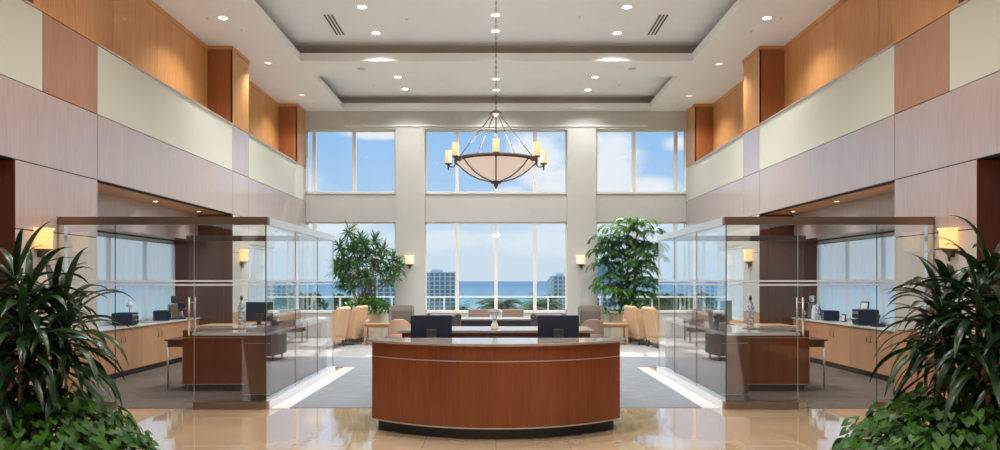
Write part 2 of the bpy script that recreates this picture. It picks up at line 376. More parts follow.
    MB().box(s*(XW-.012), s*(XW+.04), RB, YS+.02, 0, .12).box(s*(XW-.012), s*(XW+.02), YP0-.01, YB, 0, .12).build('baseboard_'+nm, KICK, kind='structure')

# rear wall with the six window openings
PX = [at(p, 281, YB).x for p in (306, 396, 425, 427, 565, 566, 595, 686)]
xa, xb = 71*YB/F, 100*YB/F                       # pier edges
zs, zt, us, ut = .80, 3.71, 4.65, 6.69
b = MB()
for s in (-1, 1):
    b.box(s*xa, s*xb, YB-.10, YB+.22, 0, ut)
    b.box(s*xb, s*XW, YB-.02, YB+.2, 0, zs).box(s*xb, s*XW, YB-.02, YB+.2, zt, us)
b.box(-xa, xa, YB-.02, YB+.2, 0, zs).box(-xa, xa, YB-.02, YB+.2, zt, us)
b.box(-XW-.7, XW+.7, YB-.10, YB+.22, ut, ZC+.03)
b.box(-XW-.7, XW+.7, YB-.02, YB+.22, ZC+.03, ZC+.5)
wb = b.build('wall_back', PAINT, kind='structure')
MB().box(-TX, TX, YB-.14, YB-.10, ut+.08, ut+.14).build('crown_moulding', CEIL, wb)
def pane_set(idx, xs, x0, x1, z0, z1, rail=None):
    m = MB(); fw = .05; y0, y1 = YB+.02, YB+.12
    m.box(x0, x1, y0, y1, z0, z0+fw).box(x0, x1, y0, y1, z1-fw, z1).box(x0, x0+fw, y0, y1, z0, z1).box(x1-fw, x1, y0, y1, z0, z1)
    for x in xs: m.box(x-.055, x+.055, y0-.02, y1, z0, z1)
    o = m.build('window_%d' % idx, FRAME, kind='structure')
    MB().box(x0+.01, x1-.01, YB+.06, YB+.068, z0+.01, z1-.01).build('window_pane', WGLASS, o)
    MB().box(x0, x1, YB-.06, YB+.03, z0-.03, z0).build('window_sill', FRAME, o)
X = lambda p: (p-VX)*YB/F
pane_set(1, [X(457), X(496), X(535)], -xa, xa, zs, zt); pane_set(2, [X(354), X(314)], -XW, -xb, zs, zt); pane_set(3, [X(634), X(676)], xb, XW, zs, zt)
pane_set(8, [X(457), X(496), X(535)], -xa, xa, us, ut); pane_set(9, [X(354), X(314)], -XW, -xb, us, ut); pane_set(10, [X(634), X(676)], xb, XW, us, ut)
MB().box(-7.4, 7.4, YB+.22, YB+2.0, -.3, -.02).build('balcony_slab', PAINT, kind='structure')
rt = thing('balcony_railing', 'white balcony railing with glass infill outside the rear windows', 'railing', (0,YB+1.9,0))
MB().box(-7.3, 7.3, -.03, .03, 1.22, 1.27).build('top_rail', FRAME, rt)
for i in range(9): MB().box(-7.3+i*1.825-.02, -7.3+i*1.825+.02, -.02, .02, -.02, 1.22).build('post', FRAME, rt)
MB().box(-7.3, 7.3, -.006, .006, .05, 1.2).build('glass_infill', WGLASS, rt)
# wall behind the camera
fw = MB().box(-8.7, 8.7, YF-.2, YF, 0, ZC+.5).build('wall_front', PAINT, kind='structure')
for i in range(6): MB().box(-6.1+i*2.04, -6.1+i*2.04+2.02, YF, YF+.03, .1, 4.3).build('wood_panel', W_UP, fw)

# ------------------------------------------------------------------ glass offices
for s, side in ((-1,'left'), (1,'right')):
    t = thing('glass_partition', 'frameless glass office enclosure with metal header on the %s' % side, 'glass partition', (0,0,0))
    X0, X1 = s*GX, s*6.11
    sx = lambda x: s*x
    MB().box(sx(GX-.03), sx(6.14), GY0-.04, GY0+.06, 2.59, 2.70).build('header', BRNM, t, .003)
    MB().box(sx(GX-.03), sx(GX+.05), GY0+.06, GY1+.04, 2.59, 2.70).build('header', SILVER, t, .003)
    MB().box(sx(GX+.05), sx(6.14), GY1-.03, GY1+.04, 2.59, 2.70).build('header', BRONZE, t, .003)
    xd0, xd1 = (496-194)*GY0/F, (496-115)*GY0/F   # door opening, distances from the axis
    MB().box(sx(GX-.02), sx(xd0), GY0-.035, GY0+.045, 0, .105).build('base_channel', BRNM, t, .003)
    MB().box(sx(xd1), sx(6.13), GY0-.035, GY0+.045, 0, .105).build('base_channel', BRNM, t, .003)
    MB().box(sx(GX-.035), sx(GX+.045), GY0+.045, GY1+.03, 0, .105).build('base_channel', SILVER, t, .003)
    MB().box(sx(6.05), sx(6.13), GY0-.03, GY0+.05, .105, 2.59).build('wall_post', CHROME, t, .004)
    gt = .012
    def pane(name, x0, x1, y0, y1, z0=.105, z1=2.59): return MB().box(sx(x0), sx(x1), y0, y1, z0, z1).build(name, SGLASS if y1-y0 > .5 else GLASS, t)
    pane('glass_panel', GX+gt, xd0-.004, GY0, GY0+gt); pane('glass_panel', xd1+.004, 6.05, GY0, GY0+gt)
    dr = pane('glass_door', xd0+.004, xd1-.004, GY0, GY0+gt, .012, 2.585)
    ys = [GY0+.004, 11.3, 12.7, GY1]
    for a, b2 in zip(ys, ys[1:]): pane('glass_panel', GX, GX+gt, a+.003, b2-.003)
    pane('glass_panel', GX+.4, 4.6, GY1-gt, GY1, .012); pane('glass_panel', 4.61, 6.1, GY1-gt, GY1, .012)
    for z in (1.80, 1.745):
        MB().box(sx(GX+.02), sx(6.05), GY0-.0015, GY0-.0005, z-.012, z+.012).build('frosted_stripe', FROST, t)
        MB().box(sx(GX-.0015), sx(GX-.0005), GY0+.02, GY1-.01, z-.012, z+.012).build('frosted_stripe', FROST, t)
    # thin edge joints of the glass
    for xx in (xd0, xd1): MB().box(sx(xx-.004), sx(xx+.004), GY0+.001, GY0+gt-.001, .1, 2.59).build('glass_edge', SATIN if xx == xd0 else DGREY, t)
    MB().box(sx(GX-.002), sx(GX+gt+.002), GY1-.001, GY1+.012, .1, 2.59).build('glass_edge', SATIN, t)
    for yy in ys[1:3]: MB().box(sx(GX-.001), sx(GX+gt+.001), yy-.003, yy+.003, .1, 2.59).build('glass_edge', DGREY, t)
    MB().box(sx(GX-.001), sx(GX+gt), GY0-.001, GY0+gt, .1, 2.59).build('corner_joint', DGREY, t)
    xh = xd0+.03
    for yy in (GY0-.09, GY0+.10):
        MB().cyl((sx(xh), yy, 1.04), (sx(xh), yy, 1.57), .014, n=12).cyl((sx(xh), yy, 1.5), (sx(xh), GY0+.005, 1.5), .009).cyl((sx(xh), yy, 1.1), (sx(xh), GY0+.005, 1.1), .009).build('door_handle', CHROME, dr)
    MB().box(sx(xd0+.0), sx(xd0+.12), GY0-.01, GY0+.03, 0.0, .10).build('door_pivot', STEEL, dr, .003)

    # office counter: L shaped, with a low desk and a pedestal along the glass
    t = thing('office_counter', 'reddish wood office counter with pale ledge behind the %s glass' % side, 'counter', (s*4.2,11.5,0))
    def lb(m, x0, x1, y0, y1, z0, z1):            # box given in world distances, stored relative to the thing
        return m.box(s*x0-s*4.2, s*x1-s*4.2, y0-11.5, y1-11.5, z0, z1)
    lb(MB(), 3.76, 5.08, 11.35, 12.2, .12, 1.0).build('desk_body', W_DESK, t, .004)
    lb(MB(), 3.36, 3.76, 10.45, 13.5, .10, 1.0).build('pedestal', W_DESK, t, .004)
    lb(MB(), 3.80, 5.02, 11.42, 12.15, 0, .12).build('kick', KICK, t)
    lb(MB(), 3.40, 3.72, 10.52, 13.4, 0, .10).build('kick', KICK, t)
    lb(MB(), 3.72, 5.12, 11.9, 12.6, 1.0, 1.035).build('worktop', W_TAN, t, .004)
    m = MB(); lb(m, 3.27, 3.80, 9.96, 13.7, 1.035, 1.065); lb(m, 3.80, 4.32, 9.96, 10.5, 1.035, 1.065); lb(m, 3.80, 5.0, 11.3, 11.88, 1.0, 1.04)
    m.build('countertop', STONE, t, .003)
    m = MB(); lb(m, 3.255, 3.27, 9.945, 13.7, 1.025, 1.067); lb(m, 3.27, 4.32, 9.945, 9.96, 1.025, 1.067); m.build('edge_strip', SILVER, t)
    for (x0, x1, yy, z) in ((3.76,5.08,11.35,.875), (3.76,5.08,11.35,.118), (3.36,3.76,10.45,.865), (3.36,3.76,10.45,.10)):
        m = MB(); lb(m, x0, x1, yy-.006, yy, z, z+.01); m.build('metal_trim', SATIN, t)
    # small table at the counter's end
    t = thing('side_table', 'small dark table on slim metal legs beside the %s office counter' % side, 'table', (s*5.32,11.95,0), 0)
    MB().box(-.19,.19,-.33,.33,.80,.83).build('table_top', W_DARK, t, .004)
    MB().box(-.15,.15,-.29,.29,.70,.80).build('apron', W_DARK, t)
    for a in (-.15,.15):
        for b2 in (-.28,.28): MB().cyl((a,b2,.006),(a,b2,.70),.013,.02,n=10).build('leg', SATIN, t)

    # wall units
    ue = [YS+.01, 12.26, 13.68, 15.1, YP0-.01]
    names = ['nearest the lobby', 'second from the lobby', 'third from the lobby', 'farthest from the lobby']
    for i in range(4):
        a, b2 = ue[i], ue[i+1]; mid = (a+b2)/2
        t = thing('base_cabinet', 'tan wood double-door base cabinet, %s along the %s wall' % (names[i], side), 'cabinet', (s*7.2, mid, 0), 0, 'base cabinets along the %s office wall' % side)
        L = lambda m, x0, x1, y0, y1, z0, z1: m.box(s*(x0-7.2), s*(x1-7.2), y0-mid, y1-mid, z0, z1)
        L(MB(), 6.95, 7.49, a, b2, .12, .915).build('body', W_CAB, t)
        L(MB(), 7.0, 7.49, a, b2, 0.006, .12).build('kick', KICK, t)
        for y0, y1, hy in ((a+.004, mid-.003, mid-.07), (mid+.003, b2-.004, mid+.07)):
            d = L(MB(), 6.93, 6.949, y0, y1, .125, .905).build('door', W_CAB, t)
            xx = s*(6.90-7.2); yy = hy-mid
            MB().tube([(s*(6.93-7.2),yy,.66),(xx,yy,.66),(xx,yy,.81),(s*(6.93-7.2),yy,.81)], .009, 6).build('handle', STEEL, d)
    w = MB().box(s*6.9, s*7.49, YS+.01, YP0-.01, .915, .95).build('worktop', QUARTZ, None, .004)
    tag(w, 'long pale worktop over the base cabinets along the %s wall' % side, 'worktop')

# ------------------------------------------------------------------ reception desk
CX, CY, CR = 0, 10.05, 2.16
def arc(R, half, n=40): return [(R*math.sin(half*(2*i/n-1)), CY-R*math.cos(half*(2*i/n-1))) for i in range(n+1)]
t = thing('reception_desk', 'curved cherry wood reception desk with polished stone top in the lobby centre', 'reception desk', (0,8.3,0))
def P(poly): return [(x, y-8.3) for x, y in poly]
ha = math.asin(1.505/CR)
def band(R0, R1, half, z0, z1, name, mat, bevel=0):
    a = arc(R0, half); bb = arc(R1, half)
    MB().prism(P(a+bb[::-1]), z0, z1, False).build(name, mat, t, bevel)
n = 14
for i in range(n):                                   # veneer leaves of the front, butt-jointed
    h0 = -ha+2*ha*i/n; h1 = h0+2*ha/n; k = 5
    a = [(CR*math.sin(h0+(h1-h0)*j/k), CY-CR*math.cos(h0+(h1-h0)*j/k)) for j in range(k+1)]
    bq = [((CR-.04)*math.sin(h0+(h1-h0)*j/k), CY-(CR-.04)*math.cos(h0+(h1-h0)*j/k)) for j in range(k+1)]
    if i == 0: fm = MB()
    fm.prism(P(a+bq[::-1]), .14, 1.065)
fm.build('front_panel', W_DESK, t)
band(CR+.006, CR-.01, ha, .885, .896, 'metal_trim', SATIN); band(CR+.008, CR-.01, ha, .128, .142, 'metal_trim', SATIN)
MB().prism(P(arc(2.09, math.asin(1.43/2.09)) + [(1.43, 9.35), (-1.43, 9.35)]), 0, .128).build('kick', KICK, t)
MB().prism(P([(1.505,8.50),(1.505,9.45),(1.465,9.45),(1.465,8.50)]), .14, 1.05).build('side_panel', W_DESK, t)
MB().prism(P([(-1.505,8.50),(-1.505,9.45),(-1.465,9.45),(-1.465,8.50)]), .14, 1.05).build('side_panel', W_DESK, t)
tr = arc(CR+.06, math.asin(1.53/(CR+.06)))
MB().prism(P(tr+[(1.60,8.62),(1.56,8.70),(-1.56,8.70),(-1.60,8.62)]), 1.065, 1.095).build('countertop', STONE, t, .006, 3)
m = MB().prism(P(arc(CR-.045, .60)+[(1.2,8.62),(-1.2,8.62)]), .3, .31)
MB().box(-1.46, 1.46, .28, .32, .14, 1.06).build('inner_panel', W_DARK, t)
MB().box(-1.46, 1.46, .33, 1.14, .72, .75).build('work_surface', STONE, t, .004)
MB().box(-1.46, -1.0, .45, 1.1, .14, .72).build('drawer_unit', W_DARK, t)
MB().box(1.0, 1.46, .45, 1.1, .14, .72).build('drawer_unit', W_DARK, t)

# rear service counter
t = thing('service_counter', 'plum brown rectangular service counter with pale top behind the reception desk', 'counter', (0,10.5,0))
MB().box(-1.36,1.36,-.38,.42,.1,1.05).build('body', W_PLUM, t)
MB().box(-1.42,1.42,-.43,.47,1.05,1.09).build('countertop', STONE, t, .005)
MB().box(-1.3,1.3,-.32,.36,.006,.1).build('kick', KICK, t)
for x in (-.9,0,.9): MB().box(x-.43,x+.43,-.395,-.381,.14,1.0).build('front_panel', W_PLUM, t, .003)

# monitors
def monitor(loc, rz, label, w=.53, h=.32, zb=.29, group=None):
    t = thing('computer_monitor', label, 'monitor', loc, rz, group)
    MB().box(-w/2,w/2,-.012,.018,zb,zb+h).build('screen_housing', BLACKP, t, .008)
    MB().box(-w/2+.012,w/2-.012,.018,.020,zb+.015,zb+h-.012).build('screen', SCREEN, t)
    MB().box(-.065,.065,-.045,-.012,zb-.0,zb+.145).build('rear_cover', DGREY, t, .006)
    MB().box(-.035,.035,-.05,-.02,.01,zb+.06).build('stand', DGREY, t, .004)
    MB().box(-.11,.11,-.10,.09,0,.012).build('stand_base', DGREY, t, .004)
    return t
monitor((-.83,9.0,.75), .06, 'black computer monitor seen from behind, left on the reception desk', group='monitors on the reception desk')
monitor((.80,9.0,.75), -.06, 'black computer monitor seen from behind, right on the reception desk', group='monitors on the reception desk')

# flowers on the rear counter
t = thing('flower_arrangement', 'small white flower arrangement in a white vase on the service counter', 'flowers', (-.02,10.35,1.09))
MB().lathe([(.001,0),(.055,0),(.06,.02),(.048,.07),(.028,.115),(.034,.13),(.028,.13),(.022,.115),(.03,.04),(.001,.03)], n=24).build('vase', WHITE, t)
fl = MB(); rr = random.Random(5)
for i in range(17):
    a = i*2.4; r = .10*math.sqrt(i/17); c0 = Vector((r*math.cos(a), r*math.sin(a)*.8, .285-r*.35+rr.uniform(-.015,.015)))
    for j in range(6):
        b2 = 2*PI*j/6+a; d = Vector((math.cos(b2), math.sin(b2), .30)).normalized()
        leaf_v = Vector((-math.sin(b2), math.cos(b2), 0))*.014
        fl.add([c0-Vector((0,0,.012)), c0+d*.022+leaf_v, c0+d*.042+Vector((0,0,.004)), c0+d*.022-leaf_v], [(0,1,2,3)])
    fl.ball(c0, .014, 5)
fl.build('blossoms', WHITE, t)
st = MB()
for i in range(9):
    a = i*.7; st.tube([(0,0,.10), (.02*math.cos(a),.02*math.sin(a),.15), (.06*math.cos(a),.06*math.sin(a),.25)], .003, 5)
st.build('stems', L_TREE, t)

# ------------------------------------------------------------------ small things in the offices
monitor((-4.12,12.2,1.035), .1, 'black computer monitor on the left office counter', w=.46, h=.34, zb=.06)
monitor((4.03,12.25,1.035), .9, 'black computer monitor turned sideways on the right office counter', w=.50, h=.36, zb=.06)
for s, side in ((-1,'left'),(1,'right')):
    t = thing('ceramic_bottle', 'tall blue and white bottle standing on the %s office counter' % side, 'bottle', (s*4.47,12.3,1.035))
    MB().lathe([(.001,0),(.055,0),(.062,.02),(.062,.30),(.045,.36),(.02,.40),(.02,.44),(.001,.44)], n=24).build('body', BLUEP, t)
    MB().lathe([(.001,.43),(.026,.43),(.028,.47),(.02,.50),(.001,.51)], n=16).build('stopper', DGREY, t)
t = thing('plant_pot', 'black tapered pot on the right glass-side counter', 'pot', (3.52,11.3,1.065))
MB().lathe([(.001,0),(.075,0),(.10,.22),(.105,.24),(.095,.24),(.07,.02),(.001,.02)], n=24).build('pot_body', BLACKP, t)
t = thing('desk_tray', 'low grey document tray on the right office ledge', 'tray', (3.52,12.5,1.065))
MB().box(-.14,.14,-.18,.18,0,.012).box(-.14,-.13,-.18,.18,0,.07).box(.13,.14,-.18,.18,0,.07).box(-.14,.14,.17,.18,0,.07).box(-.14,.14,-.18,.18,.06,.07).build('tray_shell', DGREY, t)
t = thing('desk_tray', 'low grey document tray on the left office ledge', 'tray', (-3.52,11.6,1.065))
MB().box(-.14,.14,-.22,.22,0,.012).box(-.14,-.13,-.22,.22,0,.09).box(.13,.14,-.22,.22,0,.09).box(-.14,.14,.21,.22,0,.09).box(-.14,.14,-.22,.22,.08,.09).build('tray_shell', DGREY, t)

def printer(loc, rz, label, w=.44, d=.36, h=.24):
    t = thing('printer', label, 'printer', loc, rz)
    MB().box(-w/2,w/2,-d/2,d/2,0.01,h).build('body', BLACKP, t, .015, 3)
    MB().box(-w/2+.05,w/2-.05,-d/2-.06,-d/2,h*.32,h*.38).build('paper_tray', DGREY, t)
    MB().box(-w/2+.08,w/2-.08,-d/2-.05,-d/2+.01,h*.40,h*.43).build('paper', WHITE, t)
    MB().box(-w/2+.04,w/2-.04,-d/2-.006,-d/2,h*.7,h*.88).build('control_panel', SATIN, t)
    for a in (-1,1): MB().box(a*(w/2-.06)-.02,a*(w/2-.06)+.02,-d/2+.03,d/2-.03,0,.012).build('foot', DGREY, t)
    return t
def coffee(loc, rz, label):
    t = thing('coffee_machine', label, 'coffee machine', loc, rz)
    MB().box(-.14,.14,-.02,.18,.02,.34).build('body', STEEL, t, .012, 3)
    MB().box(-.15,.15,-.18,.18,0,.03).build('drip_tray', BLACKP, t, .004)
    MB().box(-.14,.14,-.17,.0,.24,.36).build('brew_head', BLACKP, t, .01)
    for a in (-.07,.07):
        MB().lathe([(.001,.36),(.045,.36),(.06,.40),(.06,.50),(.05,.52),(.001,.52)], (a,.06,0), 18).build('bean_hopper', DGREY if a < 0 else CHROME, t)
    MB().lathe([(.001,.03),(.055,.03),(.065,.08),(.045,.16),(.05,.19),(.001,.19)], (0,-.09,0), 18).build('carafe', CHROME, t)
    MB().cyl((.0,-.17,.26),(.0,-.19,.22),.012,n=8).build('spout', CHROME, t)
def oven(loc, rz, label):
    t = thing('toaster_oven', label, 'toaster oven', loc, rz)
    MB().box(-.21,.21,-.15,.15,.015,.22).build('body', BLACKP, t, .01)
    MB().box(-.19,.09,-.158,-.15,.04,.20).build('door', SCREEN, t)
    MB().cyl((-.17,-.175,.18),(.07,-.175,.18),.007,n=8).build('handle', CHROME, t)
    for z in (.06,.11,.16): MB().cyl((.15,-.165,z),(.15,-.15,z),.014,n=12).build('knob', SATIN, t)
def lamp(loc, label):
    t = thing('desk_lamp', label, 'lamp', loc)
    MB().lathe([(.001,0),(.06,0),(.06,.012),(.01,.02),(.008,.30),(.001,.30)], n=16).build('stem', BLACKP, t)
    MB().ball((0,0,.37), .065, 8).build('lamp_shade', WHITE, t)
def frame(loc, rz, label, w=.18, h=.22, mat=BLACKP, pic=WHITE):
    t = thing('photo_frame', label, 'photo frame', loc, rz)
    M = Matrix.Rotation(-.15,3,'X')
    MB().obox((0,0,h/2+.004), w,.015,h, M).build('frame', mat, t)
    MB().obox((0,-.0095,h/2+.0025), w-.04,.004,h-.05, M).build('picture', pic, t)
    MB().obox((0,.05,h*.35), .03,.006,h*.72, Matrix.Rotation(.35,3,'X')).build('easel_strut', DGREY, t)
R90 = PI/2
printer((-7.15,13.5,.95), R90+.2, 'black printer with paper on the left office worktop')
lamp((-7.3,13.95,.95), 'small lamp with white globe shade on the left worktop')
oven((-7.15,15.0,.95), R90+.3, 'black toaster oven beside the coffee machine, left worktop')
coffee((-7.12,15.6,.95), R90+.5, 'steel coffee machine at the far end of the left worktop')
t = thing('serving_tray', 'flat silver tray lying on the left worktop between the appliances', 'tray', (-7.18,14.35,.95))
MB().lathe([(.001,0),(.15,0),(.17,.02),(.165,.022),(.145,.006),(.001,.006)], n=28).build('tray_dish', CHROME, t)
printer((7.15,13.55,.95), -R90-.2, 'black printer with paper on the right office worktop', h=.30)
frame((7.33,13.95,.95), -R90+.2, 'black photo frame behind the right printer', .22, .44)
oven((7.15,14.98,.95), -R90-.3, 'black toaster oven beside the bottles, right worktop')
frame((7.2,14.5,.95), -R90, 'small dark photo frame in the middle of the right worktop', .16,.16)
coffee((7.15,16.0,.95), -R90-.5, 'steel coffee machine at the far end of the right worktop')
t = thing('cordless_telephone', 'black telephone handset near the front of the right worktop', 'telephone', (7.12,13.05,.95), -R90)
MB().box(-.09,.09,-.1,.1,0,.05).build('cradle', BLACKP, t, .01)
MB().obox((0,0,.13), .05,.03,.20, Matrix.Rotation(-.3,3,'X')).build('handset', DGREY, t, .008)
for i, (y, h, mt, nm) in enumerate(((15.42,.34,BLUEP,'blue patterned'), (15.6,.30,WHITE,'plain white'))):
    t = thing('vacuum_jug', '%s jug next to the coffee machine, right worktop' % nm, 'jug', (7.1,y,.95))
    MB().lathe([(.001,0),(.06,0),(.065,.02),(.06,h*.7),(.04,h*.85),(.045,h),(.001,h)], n=20).build('body', mt, t)
    MB().tube([(0,-.055,h*.25),(0,-.10,h*.35),(0,-.10,h*.7),(0,-.04,h*.85)], .008, 8).build('handle', BLACKP, t)

for s, side in ((-1,'left'),(1,'right')):
    t = thing('waste_bin', 'tall grey cylindrical waste bin at the rear corner of the %s glass office' % side, 'bin', (s*3.66,14.55,.006))
    MB().lathe([(.001,0),(.15,0),(.15,.03),(.14,.04),(.14,.98),(.001,.98)], n=28).build('bin_body', DGREY, t)
    MB().lathe([(.10,.98),(.15,.98),(.155,1.0),(.15,1.03),(.10,1.035),(.09,1.0)], n=28).build('lid_ring', SATIN, t)
    for k in range(3):
        a = s*.4+k*.8-PI/2-.8; MB().box(-.012,.012,-.004,.004,.06,.96).build('vertical_strip', CHROME, t).location = (.142*math.cos(a), .142*math.sin(a), 0)

# ------------------------------------------------------------------ seating
def wing_chair(name, label, cat, mat, loc, rz, h=1.1, w=.72, group=None):
    t = thing(name, label, cat, loc, rz, group)        # faces -y before turning
    MB().box(-w/2+.08,w/2-.08,-.36,.26,.30,.46).build('seat', mat, t, .05, 4)
    z1 = h
    MB().xprism([(.22,.28),(.34,.28),(.50,z1-.04),(.46,z1),(.40,z1),(.31,.85*z1)], -w/2+.05, w/2-.05).build('backrest', mat, t, .045, 4)
    for a in (-1,1):
        MB().xprism([(-.34,.20),(.31,.20),(.46,z1-.07),(.42,z1-.03),(.26,z1-.14),(.16,.74),(.06,.65),(-.34,.62)], a*(w/2-.09), a*w/2).build('wing_arm', mat, t, .025, 3)
    MB().box(-w/2+.02,w/2-.02,-.35,.32,.18,.31).build('seat_frame', mat, t, .02)
    for a in (-1,1):
        for q in (-.30,.28): MB().cyl((a*(w/2-.08),q*1.05,0),(a*(w/2-.08),q,.19),.016,.026,n=10).build('leg', W_DARK, t)
    return t
ZF = .006
for s, side in ((-1,'left'),(1,'right')):
    g1 = 'tan wing chairs in the %s lounge' % side
    f = s*1.17
    wing_chair('wing_chair', 'tan wing armchair nearest the %s glass office, seen from behind' % side, 'armchair', TANF, (s*4.52,18.95,ZF), s*1.82, group=g1)
    wing_chair('wing_chair', 'tan wing armchair between its twin and the small table, %s lounge' % side, 'armchair', TANF, (s*4.20,19.85,ZF), s*1.82, group=g1)
    wing_chair('wing_chair', 'taupe wing armchair facing the lobby beside the %s side table' % side, 'armchair', TAUPE, (s*2.80,20.75,ZF), s*-.12, h=1.06, w=.76)
    t = thing('lounge_chair', 'low tan padded chair half hidden behind the tan wing armchairs, %s lounge' % side, 'armchair', (s*4.12,20.72,ZF))
    MB().box(-.24,.24,-.30,.22,.22,.42).build('seat', TANF, t, .04, 3)
    MB().box(-.30,.30,.20,.32,.14,.78).build('backrest', TANF, t, .04, 3)
    for a in (-1,1):
        MB().box(a*.23,a*.34,-.33,.30,.14,.64).build('armrest', TANF, t, .035, 3)
        for q in (-.28,.26): MB().cyl((a*.27,q,0),(a*.27,q,.15),.018,.025,n=8).build('leg', W_DARK, t)
    # low tub chair
    t = thing('tub_chair', '%s low round-backed tub chair in front of the %s taupe armchair' % ('peach' if s < 0 else 'brownish', side), 'tub chair', (s*2.55,18.6,ZF), PI)
    fm = PEACH if s < 0 else BRNF
    mm = MB(); vs = []; n = 20
    for i in range(n+1):
        a = PI*i/n; 
        for r, z in ((.30,.40),(.30,.80-.16*abs(math.cos(a))**3),(.22,.80-.16*abs(math.cos(a))**3),(.22,.40)): vs.append((r*math.cos(a), r*math.sin(a), z))
    fs = []
    for i in range(n):
        for k in range(4): fs.append((i*4+k, (i+1)*4+k, (i+1)*4+(k+1)%4, i*4+(k+1)%4))
    fs += [(0,1,2,3), (n*4,n*4+3,n*4+2,n*4+1)]
    mm.add(vs, fs, False); mm.build('backrest', fm, t, .02, 3)
    MB().lathe([(.001,.24),(.28,.24),(.30,.28),(.30,.40),(.27,.43),(.001,.43)], n=28).build('seat', fm, t)
    for a in range(4): MB().cyl((.22*math.cos(a*PI/2+.78),.22*math.sin(a*PI/2+.78),0),(.18*math.cos(a*PI/2+.78),.18*math.sin(a*PI/2+.78),.25),.014,.022,n=8).build('leg', W_DARK, t)
    # side table with four legs
    t = thing('side_table', 'square tan wood table between the armchairs, %s lounge' % side, 'table', (s*3.32,19.80,ZF))
    MB().box(-.39,.39,-.28,.28,.565,.60).build('table_top', W_TABLE, t, .004)
    MB().box(-.35,.35,-.24,.24,.49,.565).build('apron', W_TABLE, t)
    for a in (-1,1):
        for b2 in (-1,1): MB().box(a*.35-.022,a*.35+.022,b2*.24-.022,b2*.24+.022,0,.565).build('leg', W_TABLE, t)
    # club chair with rolled arms
    t = thing('club_chair', 'dark charcoal rounded club chair with its back to the lobby, %s of the low console' % side, 'armchair', (s*1.17,16.0,ZF), PI)
    MB().box(-.30,.30,-.40,.25,.25,.46).build('seat', CHARC, t, .05, 4)
    MB().box(-.385,.385,.22,.42,.12,1.04).build('backrest', CHARC, t, .05, 4)
    for a in (-1,1):
        MB().box(a*.28,a*.40,-.42,.30,.12,.60).build('armrest', CHARC, t, .04, 4)
        MB().cyl((a*.33,.20,.99),(a*.33,.44,.99),.07,n=20).build('backrest_roll', CHARC, t)
    for a in (-1,1):
        for q in (-.34,.34): MB().cyl((a*.30,q,0),(a*.30,q,.13),.02,.028,n=8).build('leg', KICK, t)
    # brown chair near window
    t = thing('lounge_chair', 'brown low-backed lounge chair under the centre windows, %s one of the pair' % side, 'armchair', (s*.49,20.6,ZF), PI)
    MB().box(-.30,.30,-.30,.28,.30,.44).build('seat', BRNF, t, .03, 3)
    MB().box(-.31,.31,.22,.32,.40,.98).build('backrest', BRNF, t, .03, 3)
    for a in (-1,1):
        MB().box(a*.32,a*.36,-.32,.30,.58,.61).build('armrest', W_DARK, t, .006)
        for q in (-.29,.27): MB().box(a*.34-.015,a*.34+.015,q-.015,q+.015,0,.58).build('leg', W_DARK, t)
        MB().box(a*.30,a*.35,-.02,.02,.35,.39).build('side_rail', W_DARK, t)
# low console
t = thing('console_cabinet', 'long low grey console with pale top between the two club chairs', 'cabinet', (0,16.9,ZF))
MB().box(-.98,.98,-.36,.36,.08,.86).build('body', CHARC, t)
MB().box(-1.02,1.02,-.40,.40,.86,.90).build('console_top', STONE, t, .004)
for i in range(2):
    d = MB().box(-.95+i*.96,-.01+i*.96,-.378,-.36,.12,.82).build('door', DGREY, t)
    MB().box(-.75+i*.96,-.21+i*.96,-.395,-.378,.60,.612).build('handle', SATIN, d)
MB().box(-.92,.92,-.30,.30,0,.08).build('kick', KICK, t)

# ------------------------------------------------------------------ plants
def leaf(mb, p, d, L, w, droop=1.0, n=6, fold=.15, twist=0, peak=.4):
    p = Vector(p); d = Vector(d).normalized(); vs = []
    side = d.cross(Vector((0,0,1)))
    if side.length < .05: side = Vector((1,0,0))
    side.normalize()
    if twist: side = Matrix.Rotation(twist,3,d) @ side
    for i in range(n+1):
        tt = i/n
        ww = w*.5*(math.sin(PI*min(1,(tt/peak)*.5)) if tt < peak else math.cos(PI/2*((tt-peak)/(1-peak))**1.3))
        ww = max(ww, w*.03)
        nn = side.cross(d).normalized()
        vs += [p-side*ww+nn*ww*fold*2, p.copy(), p+side*ww+nn*ww*fold*2]
        p = p+d*(L/n); d = (d+Vector((0,0,-1))*droop*(.10+.30*tt)).normalized(); side = (side-d*side.dot(d)).normalized()
    fs = []
    for i in range(n):
        a = i*3; fs += [(a,a+1,a+4,a+3), (a+1,a+2,a+5,a+4)]
    mb.add(vs, fs, True)
def dirv(az, el): return Vector((math.cos(az)*math.cos(el), math.sin(az)*math.cos(el), math.sin(el)))
def planter(loc, w, d, h, mat, label, rim=.04):
    t = thing('planter', label, 'planter', loc)
    MB().box(-w/2,w/2,-d/2,d/2,0,h-.001).build('planter_body', mat, t, .012)
    MB().box(-w/2-.02,w/2+.02,-d/2-.02,-d/2+rim,h-.08,h).box(-w/2-.02,w/2+.02,d/2-rim,d/2+.02,h-.08,h).box(-w/2-.02,-w/2+rim,-d/2,d/2,h-.08,h).box(w/2-rim,w/2+.02,-d/2,d/2,h-.08,h).build('rim', mat, t)
    MB().box(-w/2+rim,w/2-rim,-d/2+rim,d/2-rim,h-.03,h-.0).build('soil', SOIL, t)

